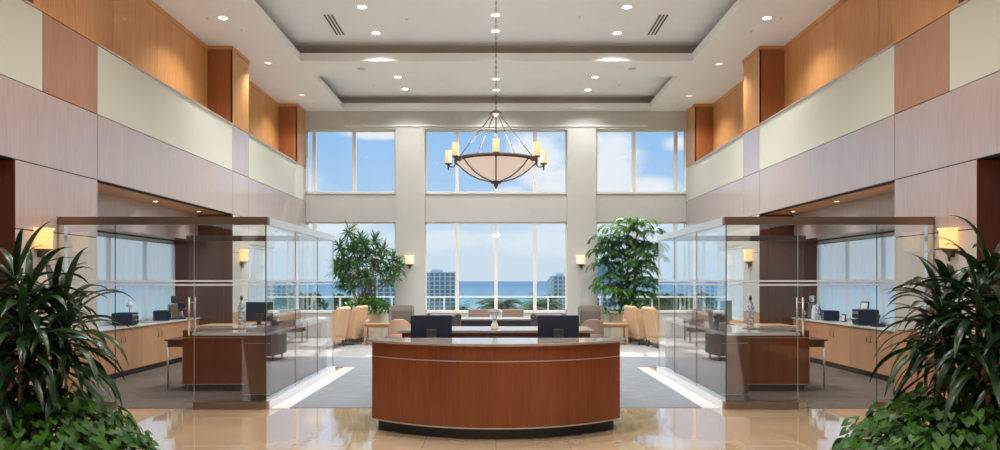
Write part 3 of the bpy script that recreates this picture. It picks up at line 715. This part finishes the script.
def dracaena(cx, cy, zb, heads, seed, label, lw=.056, LL=(.42,.66)):
    r = random.Random(seed); t = thing('dracaena_plant', label, 'potted plant', (cx,cy,zb)); fm = MB()
    for (hx, hy, hz) in heads:
        b0 = Vector((hx*.35, hy*.4, 0)); tip = Vector((hx, hy, hz-zb))
        mid = (b0+tip)/2+Vector((r.uniform(-.04,.04), r.uniform(-.04,.04), 0))
        pts = [b0+(mid-b0)*k/3 for k in range(3)]+[mid+(tip-mid)*k/3 for k in range(4)]
        MB().tube(pts, .017, 8, .011).build('cane', BARK, t)
        n = 36
        for i in range(n):
            f = i/n; az = i*2.4+r.uniform(-.3,.3); el = -.55+1.75*f+r.uniform(-.25,.25)
            base_p = tip+Vector((0,0,-.34*(1-f)))
            L = r.uniform(*LL)*(1-.15*f)
            leaf(fm, base_p, dirv(az, el), L, lw*r.uniform(.8,1.2), r.uniform(.5,1.15), 9, .18, r.uniform(-.5,.5))
    fm.build('foliage', L_DARK, t); return t
def heart(mb, p, nrm, tipdir, sz):
    nrm = Vector(nrm).normalized(); u = Vector(tipdir); u = (u-nrm*u.dot(nrm)).normalized(); v = nrm.cross(u); p = Vector(p)
    out = [(-.12,0),(-.42,.22),(-.45,.5*.8),(-.15,.55),(.25,.42),(.6,.18),(.85,0)]
    a = [p+u*x*sz+v*y*sz+nrm*(.12*abs(y)*sz-.10*max(0,x)**2*sz) for x, y in out]
    b2 = [p+u*x*sz-v*y*sz+nrm*(.12*abs(y)*sz-.10*max(0,x)**2*sz) for x, y in out[1:-1]]
    vs = a+b2; na = len(a); c0 = p+u*.1*sz; vs.append(c0); ci = len(vs)-1
    fs = [(ci, i, i+1) for i in range(na-1)]
    idx = [0]+list(range(na, na+len(b2)))+[na-1]
    fs += [(ci, idx[i+1], idx[i]) for i in range(len(idx)-1)]
    mb.add(vs, fs, True)
def pothos(cx, cy, zb, rx, ry, h, n, seed, label, sz=.062):
    r = random.Random(seed); t = thing('pothos_plant', label, 'potted plant', (cx,cy,zb)); fm = MB(); sm = MB()
    for i in range(n):
        a = r.uniform(0,2*PI); q = math.sqrt(r.random()); x = rx*q*math.cos(a); y = ry*q*math.sin(a)
        z = h*(1-q**2.2)*r.uniform(.55,1.08)+r.uniform(-.10,.05)-.06*(q > .9)
        nrm = Vector((x/rx*.9, y/ry*.9-.15, .9))+Vector((r.uniform(-.8,.8), r.uniform(-.8,.8), r.uniform(-.4,.3)))
        heart(fm, (x,y,z), nrm, (math.cos(a), math.sin(a), -.8), sz*r.uniform(.7,1.35))
        if i % 6 == 0: sm.tube([(x*.3,y*.3,0), (x*.8,y*.8,z*.8), (x,y,z)], .004, 5)
    fm.build('foliage', L_POTH, t); sm.build('stems', L_LIGHT, t)

for s, side in ((-1,'left'),(1,'right')):
    planter((s*3.42,5.0,0), 1.35, 1.1, .56, CREAMP, 'cream box planter at the %s foreground edge' % side)
heads = [(-.40,.05,1.66),(-.14,.1,1.84),(.10,-.12,1.72),(.20,.12,1.62),(-.3,-.25,1.62),(.02,.28,1.68),(.16,-.28,1.52),(-.12,-.30,1.46),(.28,.0,1.50),(-.52,-.1,1.54)]
dracaena(-3.36, 5.0, .56, heads, 11, 'tall dark strap-leaved dracaena in the left foreground')
dracaena(3.46, 5.0, .56, [(-x, y, z+.02) for x, y, z in heads], 23, 'tall dark strap-leaved dracaena in the right foreground')
pothos(-3.36, 4.98, .56, .92, .74, .46, 1500, 5, 'bushy green pothos spilling around the left foreground dracaena')
pothos(3.36, 4.98, .56, .92, .74, .46, 1500, 6, 'bushy green pothos spilling around the right foreground dracaena')

# lounge trees
planter((-4.0,21.7,ZF), 1.05, .9, .88, CREAMP, 'large cream planter under the left lounge tree')
planter((4.0,21.7,ZF), 1.05, .9, .88, CREAMP, 'large cream planter under the right lounge tree')
t = thing('dracaena_tree', 'airy spiky-leaved tree in front of the left rear window', 'potted tree', (-4.0,21.7,.88))
r = random.Random(3); fm = MB(); D = 21.5; k = D/F
tips = [(349,231),(353,243),(375,240),(383,249),(365,247),(392,258),(388,268),(397,266),(343,256),(337,245),(357,258),(371,262),(380,258),(345,270),(336,272),(355,274),(367,275),(385,279),(394,275),(340,284),(350,286),(376,270),(361,238),(334,262),(360,268),(348,262),(356,250),(364,256),(342,268),(350,280),(362,282),(372,252),(345,246),(338,278),(366,243)]
trunks = [Vector((-.25,0,0)),Vector((.0,-.1,0)),Vector((.2,.1,0)),Vector((-.1,.15,0)),Vector((.3,-.1,0)),Vector((-.3,-.15,0))]
for i, (px, py) in enumerate(tips):
    tip = Vector(((px-VX)*k+4.0, r.uniform(-.45,.4), EYE-(py-VY)*k-.88)); b0 = trunks[i % 6]
    m1 = b0+(tip-b0)*.45; m1.x = b0.x*.5+m1.x*.5+.05; 
    MB().tube([b0, (b0+m1)/2, m1, (m1+tip)/2+Vector((.02,0,.04)), tip], .016, 6, .008).build('branch', BARK, t)
    for j in range(46):
        el = r.uniform(-.9,1.3); az = r.uniform(0,2*PI)
        leaf(fm, tip+Vector((0,0,r.uniform(-.14,.03))), dirv(az, el), r.uniform(.26,.44), .044, r.uniform(.3,1.0), 4, .15, r.uniform(-1,1))
fm.build('foliage', L_TREE, t)
t = thing('umbrella_tree', 'full leafy tree with drooping fronds in front of the right rear window', 'potted tree', (4.0,21.7,.88))
fm = MB(); top = MB()
trk = [Vector((.1,.05,0)), Vector((-.12,-.05,0)), Vector((.02,.12,0)), Vector((.2,-.1,0))]
tops = [Vector((.05,0,2.75)), Vector((-.2,-.1,2.35)), Vector((.15,.15,2.2)), Vector((.35,-.1,2.5))]
for a, b2 in zip(trk, tops): MB().tube([a, a+(b2-a)*.3+Vector((.03,0,0)), a+(b2-a)*.65, b2], .03, 8, .012).build('trunk', BARK, t)
cpts = [(628,221),(641,223),(613,228),(651,232),(602,238),(622,237),(637,239),(609,249),(628,251),(645,250),(655,256),(603,263),(618,264),(634,263),(648,268),(607,278),(624,277),(640,279),(654,281),(612,291),(628,291),(645,293),(600,250),(657,244),(632,229),(618,252),(621,244),(636,254),(613,257),(627,266),(643,262),(616,272),(632,283),(620,285),(648,286),(606,286),(652,246),(607,242),(644,243),(626,296),(636,272)]
for i, (px, py) in enumerate(cpts):
    c0 = Vector(((px-VX)*k-4.0, r.uniform(-.5,.4), EYE-(py-VY)*k-.88)); tk = trk[i % 4]; b0 = tk+(tops[i % 4]-tk)*max(.1,min(.85,(c0.z-.5)/2.6))
    fm.tube([b0, (b0+c0)/2+Vector((0,0,.08)), c0], .010, 5, .006)
    for j in range(9):
        az = j*.7+r.uniform(-.3,.3); d = dirv(az, r.uniform(.15,.75)); p = c0.copy(); pts = [p.copy()]; rad = r.uniform(.34,.55); n = 7
        for q in range(n):
            p = p+d*(rad/n); d = (d+Vector((0,0,-.13-.05*q))).normalized(); pts.append(p.copy())
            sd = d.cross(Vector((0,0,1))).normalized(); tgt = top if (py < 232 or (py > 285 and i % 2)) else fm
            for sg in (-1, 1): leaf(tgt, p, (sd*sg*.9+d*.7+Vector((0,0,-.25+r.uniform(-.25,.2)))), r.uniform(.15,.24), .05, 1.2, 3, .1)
        fm.tube(pts, .004, 4, .002)
fm.build('foliage', L_TREE, t); top.build('sunlit_foliage', L_LIGHT, t)  # paler leaf colour paints sunlight on the crown top
pothos2 = []
for s, side in ((-1,'left'),(1,'right')):
    tt = thing('leafy_shrub', 'bright green leafy underplanting in the %s lounge planter' % side, 'shrub', (s*4.0,21.6,.88)); fm = MB()
    for i in range(420):
        a = r.uniform(0,2*PI); q = math.sqrt(r.random()); p = Vector((.82*q*math.cos(a), .45*q*math.sin(a)-.08, .02+.36*(1-q*q)*r.uniform(.5,1.1)-.12*(q > .8)))
        leaf(fm, p, dirv(a+r.uniform(-.8,.8), r.uniform(-.2,1.0)), r.uniform(.14,.24), .07, 1.0, 3, .1)
    fm.build('foliage', L_LIGHT, tt)

# ------------------------------------------------------------------ chandelier
t = thing('chandelier', 'large bronze chandelier with frosted bowl and candle shades over the desk', 'chandelier', (0,12,3.4))
CZ = 3.4; Rr = .70; zr = 3.85-CZ
MB().lathe([(.001,.11),(.12,.115),(.30,.17),(.46,.25),(.58,.34),(.67,.43),(.69,.45),(.675,.45),(.57,.36),(.45,.27),(.29,.19),(.11,.135),(.001,.13)], n=48).build('glass_bowl', BOWL, t)
MB().lathe([(.68,zr-.03),(.715,zr-.03),(.72,zr+.02),(.70,zr+.03),(.68,zr+.02),(.68,zr-.03)], n=64).build('rim', BRONZE, t)
MB().lathe([(.001,-.02),(.012,-.02),(.02,.01),(.04,.03),(.035,.06),(.09,.075),(.095,.10),(.06,.12),(.001,.12)], n=24).build('finial', BRONZE, t)
for i in range(7):
    a = -PI/2+i*2*PI/7; ca, sa = math.cos(a), math.sin(a)
    pr = [(.09,.10),(.30,.155),(.46,.235),(.58,.325),(.67,.415),(.70,.45)]
    MB().tube([(q*ca, q*sa, z) for q, z in pr], .011, 6).build('bowl_rib', BRONZE, t)
    ar = MB().tube([(.71*ca,.71*sa,zr-.01),(.76*ca,.76*sa,zr-.07),(.83*ca,.83*sa,zr-.06),(.85*ca,.85*sa,zr-.02)], .012, 8)
    ar.lathe([(.001,-.13),(.010,-.12),(.016,-.06),(.02,-.03),(.055,-.02),(.06,0),(.001,0)], (.85*ca,.85*sa,zr-.0), 16)
    arm = ar.build('arm', BRONZE, t)
    MB().lathe([(.001,0),(.052,0),(.055,.01),(.055,.215),(.048,.215),(.046,.02),(.001,.02)], (.85*ca,.85*sa,zr), 20).build('candle_shade', CANDLE, arm)
hz = 4.66-CZ
MB().lathe([(.001,-.05),(.03,-.05),(.05,-.02),(.10,-.01),(.105,.02),(.06,.05),(.03,.07),(.001,.08)], (0,0,hz), 24).build('hub', BRONZE, t)
for a in (-PI/2-1.05, -PI/2+1.05, -PI/2-2.5, -PI/2+2.5):
    MB().cyl((.07*math.cos(a),.07*math.sin(a),hz-.01),(.70*math.cos(a),.70*math.sin(a),zr+.02),.009,n=8).build('suspension_rod', BRONZE, t)
MB().cyl((0,0,.12),(0,0,hz),.012,n=8).build('centre_stem', BRONZE, t)
ch = MB(); zz = hz+.07; i = 0; cz_top = 7.76-CZ
while zz < cz_top-.04:
    M = Matrix.Rotation(PI/2*(i % 2),3,'Z')
    ch.tube([M @ Vector((.013*math.cos(q), 0, .0))+Vector((0,0,zz+.03+.03*math.sin(q))) for q in (2*PI*j/8 for j in range(9))], .0045, 5)
    zz += .05; i += 1
ch.build('chain', BRONZE, t)
MB().lathe([(.001,-.05),(.03,-.045),(.075,-.015),(.08,0),(.001,0)], (0,0,cz_top), 24).build('ceiling_canopy', BRONZE, t)
def lamp_light(name, kind, loc, energy, color=(1,.9,.78), parent=None, **kw):
    l = bpy.data.lights.new(name, kind); l.energy = energy; l.color = color
    for k, v in kw.items(): setattr(l, k, v)
    o = bpy.data.objects.new(name, l); COL.objects.link(o); o.location = loc
    if parent is not None: o.parent = parent
    return o
lamp_light('bowl_lamp', 'POINT', (0,0,.55), 130, (1,.95,.9), t, shadow_soft_size=.15)

# ------------------------------------------------------------------ sconces
def sconce(loc, rz, label, mat):
    t = thing('wall_sconce', label, 'wall lamp', loc, rz)      # wall plane y=0, lamp towards -y
    MB().box(-.05,.05,-.015,0,-.24,.02).build('wall_plate', BRONZE, t, .003)
    vs = []; n = 16
    pr = [(.11,-.13),(.135,-.12),(.14,.12),(.165,.15)]
    m = MB().lathe(pr+[(.155,.15),(.128,.12),(.12,-.115),(.10,-.12)], (0,-.02,0), n, PI, 2*PI); m.build('lamp_shade', mat, t)
    MB().lathe([(.001,-.30),(.012,-.29),(.02,-.24),(.03,-.20),(.10,-.14),(.13,-.13),(.001,-.13)], (0,-.045,0), 16).build('bracket', BRONZE, t)
for s, side in ((-1,'left'),(1,'right')):
    sconce((s*XW,9.47,2.36), -s*R90 if s < 0 else -R90, 'glowing amber wall lamp behind the %s foreground plant' % side, SCONCE) if False else sconce((s*XW,9.43,2.36), (R90 if s < 0 else -R90), 'glowing amber wall lamp behind the %s foreground plant' % side, SCONCE)
    sconce((s*XW,16.9,2.40), (R90 if s < 0 else -R90), 'glowing amber wall lamp seen through the %s glass office' % side, SCONCE)
    sconce((s*(84+2)*YB/F if s < 0 else 84.5*YB/F,YB-.10,2.47), 0, 'white glass wall lamp on the %s pier between the rear windows' % side, SCONCW)

# ------------------------------------------------------------------ ceiling fittings
def ray_z(px, py, z): D = (z-EYE)*F/(VY-py); return Vector(((px-VX)*D/F, D, z))
def downlight(p, label, r=.11, on=True, w=45, group=None, spot=True):
    t = thing('recessed_downlight', label, 'ceiling light', p, 0, group)
    MB().lathe([(r*.8,-.002),(r,-.006),(r*1.06,0),(r*.8,0)], n=24).build('trim_ring', FRAME, t)
    MB().lathe([(.001,-.003),(r*.8,-.003)], n=24).build('lens', (LAMPW if on is True else LAMPD) if on else CEIL, t)
    if spot:
        l = lamp_light('downlight_lamp', 'SPOT', (0,0,-.02), w, (1,.99,.975), t, shadow_soft_size=.09, spot_size=2.2, spot_blend=.8)
lbl = lambda w: 'round lit downlight, ' + w
DG = 'recessed ceiling downlights'
DW = 900
spots = [(362,7,7.76,'upper left in the front tray, beside the left vent'),(627,7,7.76,'upper right in the front tray, beside the right vent'),
 (376,33,7.76,'left rear in the front tray'),(617,33,7.76,'right rear in the front tray'),(495.5,15,7.76,'front tray, upper one at the chandelier chain'),(495.5,31,7.76,'front tray, lower one at the chandelier chain'),
 (398,77,7.70,'left front in the rear tray'),(405,89,7.70,'left rear in the rear tray'),(595,77,7.70,'right front in the rear tray'),(588,90,7.70,'right rear in the rear tray'),(496,79,7.70,'centre front in the rear tray'),(496,90,7.70,'centre rear in the rear tray')]
for px, py, z, w in spots: downlight(ray_z(px,py,z), lbl(w), .12, True, DW*(1 if z > 7.73 else .33), DG)
for px, py, w in ((223,18,'left side band nearest the camera'),(268,63,'left side band, middle'),(302,95,'left side band, farthest'),(767,18,'right side band nearest the camera'),(719,64,'right side band, middle'),(689,96,'right side band, farthest')):
    downlight(ray_z(px,py,ZC), lbl(w) if py == 18 else 'round downlight with added glow, '+w, .11, True if py == 18 else 'dim', DW*.35, DG)  # middle and far fittings: glow and spot added to brighten the niches
# unseen fill downlights added over the front of the lobby, above the picture
for i, (x, y) in enumerate(((-3,6.5),(3,6.5),(-3,10),(3,10),(0,8),(0,2.5),(-3,2),(3,2),(-4,-2),(4,-2),(0,-2))):
    z = 7.76 if y > 5.2 else ZC
    downlight((x,y,z), lbl('unseen fill added over the front of the lobby'), .13, True, DW*(.55 if x and y < 7 else .9), DG)
for i, (px, py, z, w) in enumerate(((407,19,7.76,'front tray left of the chain'),(580,17,7.76,'front tray right of the chain'),(374,85,7.70,'rear tray left'),(619,85,7.70,'rear tray right'),(361,69,ZC,'strip between the trays, left'),(632,69,ZC,'strip between the trays, right'),(208,18,ZC,'left band beside the first downlight'),(242,30,ZC,'left band past the first downlight'),(314,103,ZC,'left band at the far end'),(781,18,ZC,'right band beside the first downlight'),(751,31,ZC,'right band past the first downlight'),(678,104,ZC,'right band at the far end'))):
    t = thing('ceiling_sprinkler', 'small grey ceiling disc in the %s' % w, 'sprinkler', ray_z(px,py,z), 0, 'small discs on the ceiling')
    rr_ = .11 if i in (4,5) else .05
    MB().lathe([(.001,-.012),(rr_*.6,-.012),(rr_,-.004),(rr_*1.05,0),(.001,0)], n=20).build('cover_disc', SATIN if i in (4,5) else FRAME, t)
    MB().lathe([(.001,-.03),(.012,-.028),(.012,-.012),(.001,-.012)], n=10).build('nozzle', SATIN, t)
for s, side, px in ((-1,'left',334.5),(1,'right',657.5)):
    c0 = ray_z(px,25,7.76); t = thing('air_vent', 'slotted linear air vent in the front tray, %s side' % side, 'vent', c0)
    MB().box(-.13,.13,-.66,.66,-.006,-.001).build('vent_frame', FRAME, t)
    for k_ in range(3): MB().box(-.10+k_*.08,-.10+k_*.08+.04,-.64,.64,-.010,-.006).build('slot', DGREY, t)

# office lights (recessed in the bulkhead soffit) and desks
for s, side in ((-1,'left'),(1,'right')):
    for y, w in ((11.3,'nearest'),(13.6,'middle'),(15.6,'farthest')):
        downlight((s*6.62,y,Z1-.013), 'small round downlight under the %s wall soffit, %s one' % (side,w), .05, True, 22, 'soffit downlights')

# ------------------------------------------------------------------ outside
sea = pm('sea_water', (.1,.3,.45), .9, spec=0); nt = sea.node_tree; bs = nt.nodes['Principled BSDF']
tc = N(nt,'ShaderNodeTexCoord'); sp = N(nt,'ShaderNodeSeparateXYZ'); nt.links.new(tc.outputs['Object'], sp.inputs[0])
mr = N(nt,'ShaderNodeMapRange'); mr.inputs[1].default_value = 500; mr.inputs[2].default_value = 5500; nt.links.new(sp.outputs['Y'], mr.inputs[0])
nz = N(nt,'ShaderNodeTexNoise'); nz.inputs['Scale'].default_value = 1; nt.links.new(coords(nt,(.0006,.0022,1)), nz.inputs['Vector'])
ad = N(nt,'ShaderNodeMath',operation='MULTIPLY_ADD'); ad.inputs[1].default_value = .25; nt.links.new(nz.outputs[0], ad.inputs[0]); 
nt.links.new(mr.outputs[0], ad.inputs[2])
nt.links.new(ramp(nt, ad.outputs[0], [(.15,(.17,.31,.33)),(.27,(.145,.245,.30)),(.55,(.12,.21,.29)),(1.0,(.10,.185,.28))]), bs.inputs['Base Color'])
MB().add([(-40000,560,-30),(40000,560,-30),(40000,60000,-30),(-40000,60000,-30)], [(0,1,2,3)]).build('sea', sea, kind='structure')
MB().box(-900,900,YB+4,560,-31,-30).build('ground_outside', noisy('park_ground', (.10,.16,.05), (.22,.24,.15), (.05,.05,.05), .9), kind='structure')
BWALL = noisy('building_white', (.74,.75,.76), (.80,.81,.82), (.2,.2,.2), .8); BBLUE = pm('building_glass', (.20,.31,.43), .15, spec=.8)
BTOW = pm('blue_tower_glass', (.25,.42,.66), .25, spec=.7)
def building(px0, px1, pytop, D, label, wall=BWALL, gl=BBLUE, floors=14, bays=4, dep=18):
    x0, x1 = (px0-VX)*D/F, (px1-VX)*D/F; zt_ = EYE-(pytop-VY)*D/F; zb = -30; w = x1-x0; cx = (x0+x1)/2
    t = thing('tower_building', label, 'building', (cx,D,zb)); H = zt_-zb
    MB().box(-w/2+.1,w/2-.1,.6,dep,0,H-.5).build('window_wall', gl, t)
    m = MB(); fh = H/floors
    for i in range(floors+1): m.box(-w/2,w/2,0,dep+.3,i*fh-.35,i*fh+.25)
    m.build('floor_slabs', wall, t)
    m = MB()
    for i in range(bays+1): x = -w/2+w*i/bays; m.box(x-.45,x+.45,.05,dep+.1,0,H)
    m.build('wall_piers', wall, t)
    MB().box(-w*.3,w*.1,dep*.3,dep*.6,H,H+2.2).build('roof_plant', wall, t)
building(424, 455.5, 272.5, 440, 'white and blue apartment tower through the left pane of the centre window', floors=14, bays=6)
building(550, 552.3, 279.5, 475, 'narrow pale tower wing at the right pane of the centre window', floors=13, bays=1)
building(553.5, 572, 276, 430, 'pale grid-fronted tower at the right edge of the centre window', floors=14, bays=4)
building(364, 397, 279, 400, 'white and blue apartment block behind the left lounge tree', floors=13, bays=5)
building(594, 622, 262, 460, 'tall blue glass tower behind the right lounge tree', wall=BTOW, gl=BTOW, floors=17, bays=3)
building(586, 628, 288, 330, 'low white block in front of the blue tower, right window', floors=9, bays=8)
building(690, 715, 285, 420, 'pale block far behind the right glass office', floors=12, bays=5)
def palm(px, pytop, D, seed, label, scale=1.0):
    r = random.Random(seed); x = (px-VX)*D/F; zt_ = EYE-(pytop-VY)*D/F-1.2*scale; t = thing('palm_tree', label, 'palm tree', (x,D,-30), 0, 'palms by the shore'); h = zt_+30
    MB().tube([(0,0,0),(.3,0,h*.4),(.1,0,h*.8),(0,0,h)], .28, 8, .16).build('trunk', BARK, t)
    m = MB()
    for i in range(38):
        az = i*2.4; d = dirv(az, r.uniform(-.1,1.2)); p = Vector((0,0,h)); L = r.uniform(2.2,3.0)*scale; n = 9
        for q in range(n):
            p2 = p+d*(L/n); sd = d.cross(Vector((0,0,1))).normalized()
            for sg in (-1,1): leaf(m, p2, sd*sg+d*.5+Vector((0,0,-.4)), .8*scale*(1-.05*q), .36*scale, .8, 2, .05)
            p = p2; d = (d+Vector((0,0,-.16))).normalized()
    m.build('fronds', PALM, t)
for i, (px, py, D, w, sc_) in enumerate(((489,302,110,'left of the middle mullion',.9),(500,297,100,'right of the middle mullion',1.15),(505,302,115,'just right of the pair at the middle mullion',.9),(533,302,88,'at the right mullion of the centre window',.9),(544,297,100,'largest, before the right-hand towers',1.2),(551,301,125,'touching the narrow tower',.9),(459,304,120,'beside the left apartment tower',.8))):
    palm(px, py, D, 40+i, 'green palm crown outside, '+w, sc_)
def broad(px, pytop, D, seed, label, rad=6):
    r = random.Random(seed); x = (px-VX)*D/F; zt_ = EYE-(pytop-VY)*D/F; t = thing('broadleaf_tree', label, 'tree', (x,D,-30)); h = zt_+30
    MB().tube([(0,0,0),(.4,.2,h*.4),(0,0,h-rad*.9)], .7, 8, .35).build('trunk', BARK, t)
    m = MB()
    for i in range(1100):
        d = dirv(r.uniform(0,2*PI), r.uniform(-1.2,1.5)); q = rad*(r.uniform(.75,1.0)+.12*math.sin(5*d.x+3*d.z))
        leaf(m, Vector((0,0,h-rad))+Vector((d.x*q*1.3,d.y*q*1.3,d.z*q)), d+Vector((r.uniform(-.6,.6),r.uniform(-.6,.6),r.uniform(-.6,.6))), 1.3, .8, .5, 2, .1)
    m.build('crown', PALM, t)
broad(373, 301, 120, 1, 'round green treetop outside below the left apartment block', 5)
broad(345, 300, 160, 2, 'round green treetop outside at the left glass office corner', 6)
broad(318, 297, 200, 3, 'round green treetop outside, leftmost seen through the glass office', 7)
broad(656, 300, 130, 5, 'round green treetop outside behind the right lounge tree', 6)
broad(680, 297, 180, 6, 'round green treetop outside, rightmost seen through the glass office', 7)

# ------------------------------------------------------------------ sky, sun
w = bpy.data.worlds.new('sky'); SC.world = w; w.use_nodes = True; nt = w.node_tree; nt.nodes.clear()
out = N(nt,'ShaderNodeOutputWorld'); bg = N(nt,'ShaderNodeBackground'); tc = N(nt,'ShaderNodeTexCoord'); sp = N(nt,'ShaderNodeSeparateXYZ')
nt.links.new(tc.outputs['Generated'], sp.inputs[0])
def math_(op, a, b=None, c=None, clamp=False):
    n = N(nt,'ShaderNodeMath',operation=op); n.use_clamp = clamp
    for i, v in enumerate((a,b,c)):
        if v is None: continue
        if isinstance(v,(int,float)): n.inputs[i].default_value = v
        else: nt.links.new(v, n.inputs[i])
    return n.outputs[0]
ay = math_('MAXIMUM', math_('ABSOLUTE', sp.outputs['Y']), .02)
U = math_('DIVIDE', sp.outputs['X'], ay); V = math_('DIVIDE', sp.outputs['Z'], ay)
noi = N(nt,'ShaderNodeTexNoise'); noi.inputs['Scale'].default_value = 9; noi.inputs['Detail'].default_value = 7; noi.inputs['Roughness'].default_value = .55
cb = N(nt,'ShaderNodeCombineXYZ'); nt.links.new(U, cb.inputs[0]); nt.links.new(math_('MULTIPLY',V,1.7), cb.inputs[1]); nt.links.new(cb.outputs[0], noi.inputs['Vector'])
n0 = noi.outputs[0]
mask = None
# banks of cumulus: bearing, height above the horizon and half-size, all as slopes
for px, py, a, bq in ((612,172,30,36),(598,190,24,24),(645,186,34,12),(540,160,32,38),(560,185,36,30),(515,200,24,16),(385,133,36,6),(678,142,16,9),(560,245,70,14),(440,240,60,10),(330,225,45,12),(690,240,60,10),(600,225,60,12),(250,180,60,25),(800,170,80,30)):
    u0, v0 = (px-VX)/F, (VY-py)/F
    dx = math_('DIVIDE', math_('SUBTRACT',U,u0), a/F); dy = math_('DIVIDE', math_('SUBTRACT',V,v0), bq/F)
    rr2 = math_('ADD', math_('MULTIPLY',dx,dx), math_('MULTIPLY',dy,dy))
    e = math_('SUBTRACT', 1.4, math_('SQRT', rr2))
    mask = e if mask is None else math_('MAXIMUM', mask, e)
cl = math_('ADD', mask, math_('MULTIPLY', math_('SUBTRACT', n0, .50), 2.4))
clm = N(nt,'ShaderNodeMapRange'); clm.interpolation_type = 'SMOOTHSTEP'; clm.inputs[1].default_value = .05; clm.inputs[2].default_value = .95; nt.links.new(cl, clm.inputs[0])
sky = ramp(nt, V, [(0,(.60,.73,.84)),(.06,(.62,.76,.88)),(.13,(.42,.63,.88)),(.22,(.30,.54,.88)),(1,(.16,.36,.74))])
mx = N(nt,'ShaderNodeMix',data_type='RGBA'); nt.links.new(sky, mx.inputs[6]); mx.inputs[7].default_value = (.86,.89,.93,1)
lowf = N(nt,'ShaderNodeMapRange'); lowf.inputs[1].default_value = .05; lowf.inputs[2].default_value = .13; lowf.inputs[3].default_value = .45; lowf.inputs[4].default_value = .95; nt.links.new(V, lowf.inputs[0])
nt.links.new(math_('MULTIPLY', clm.outputs[0], lowf.outputs[0]), mx.inputs[0])
nt.links.new(mx.outputs[2], bg.inputs[0]); bg.inputs[1].default_value = 1.05; nt.links.new(bg.outputs[0], out.inputs[0])
sl = bpy.data.lights.new('sun', 'SUN'); sl.energy = 8; sl.angle = .009; sl.color = (1,.95,.87)
so = bpy.data.objects.new('sun', sl); COL.objects.link(so)
so.rotation_euler = Vector((-.10, -math.cos(math.radians(47)), -math.sin(math.radians(47)))).to_track_quat('-Z','Y').to_euler()

# ------------------------------------------------------------------ camera and colour
cam = bpy.data.cameras.new('camera'); co = bpy.data.objects.new('camera', cam); COL.objects.link(co)
co.location = (0,0,EYE); co.rotation_euler = (PI/2,0,0); cam.sensor_width = 36; cam.lens = 25.2
cam.shift_x = .004; cam.shift_y = .056; cam.clip_end = 100000; cam.clip_start = .05
SC.camera = co
SC.view_settings.view_transform = 'Standard'; SC.view_settings.look = 'None'; SC.view_settings.gamma = 1
SC.view_settings.use_curve_mapping = False; SC.view_settings.exposure = 0.0
SC.cycles.transparent_max_bounces = 40; SC.cycles.max_bounces = 10; SC.cycles.diffuse_bounces = 5; SC.cycles.glossy_bounces = 6
SC.cycles.sample_clamp_indirect = 6; SC.cycles.use_denoising = True
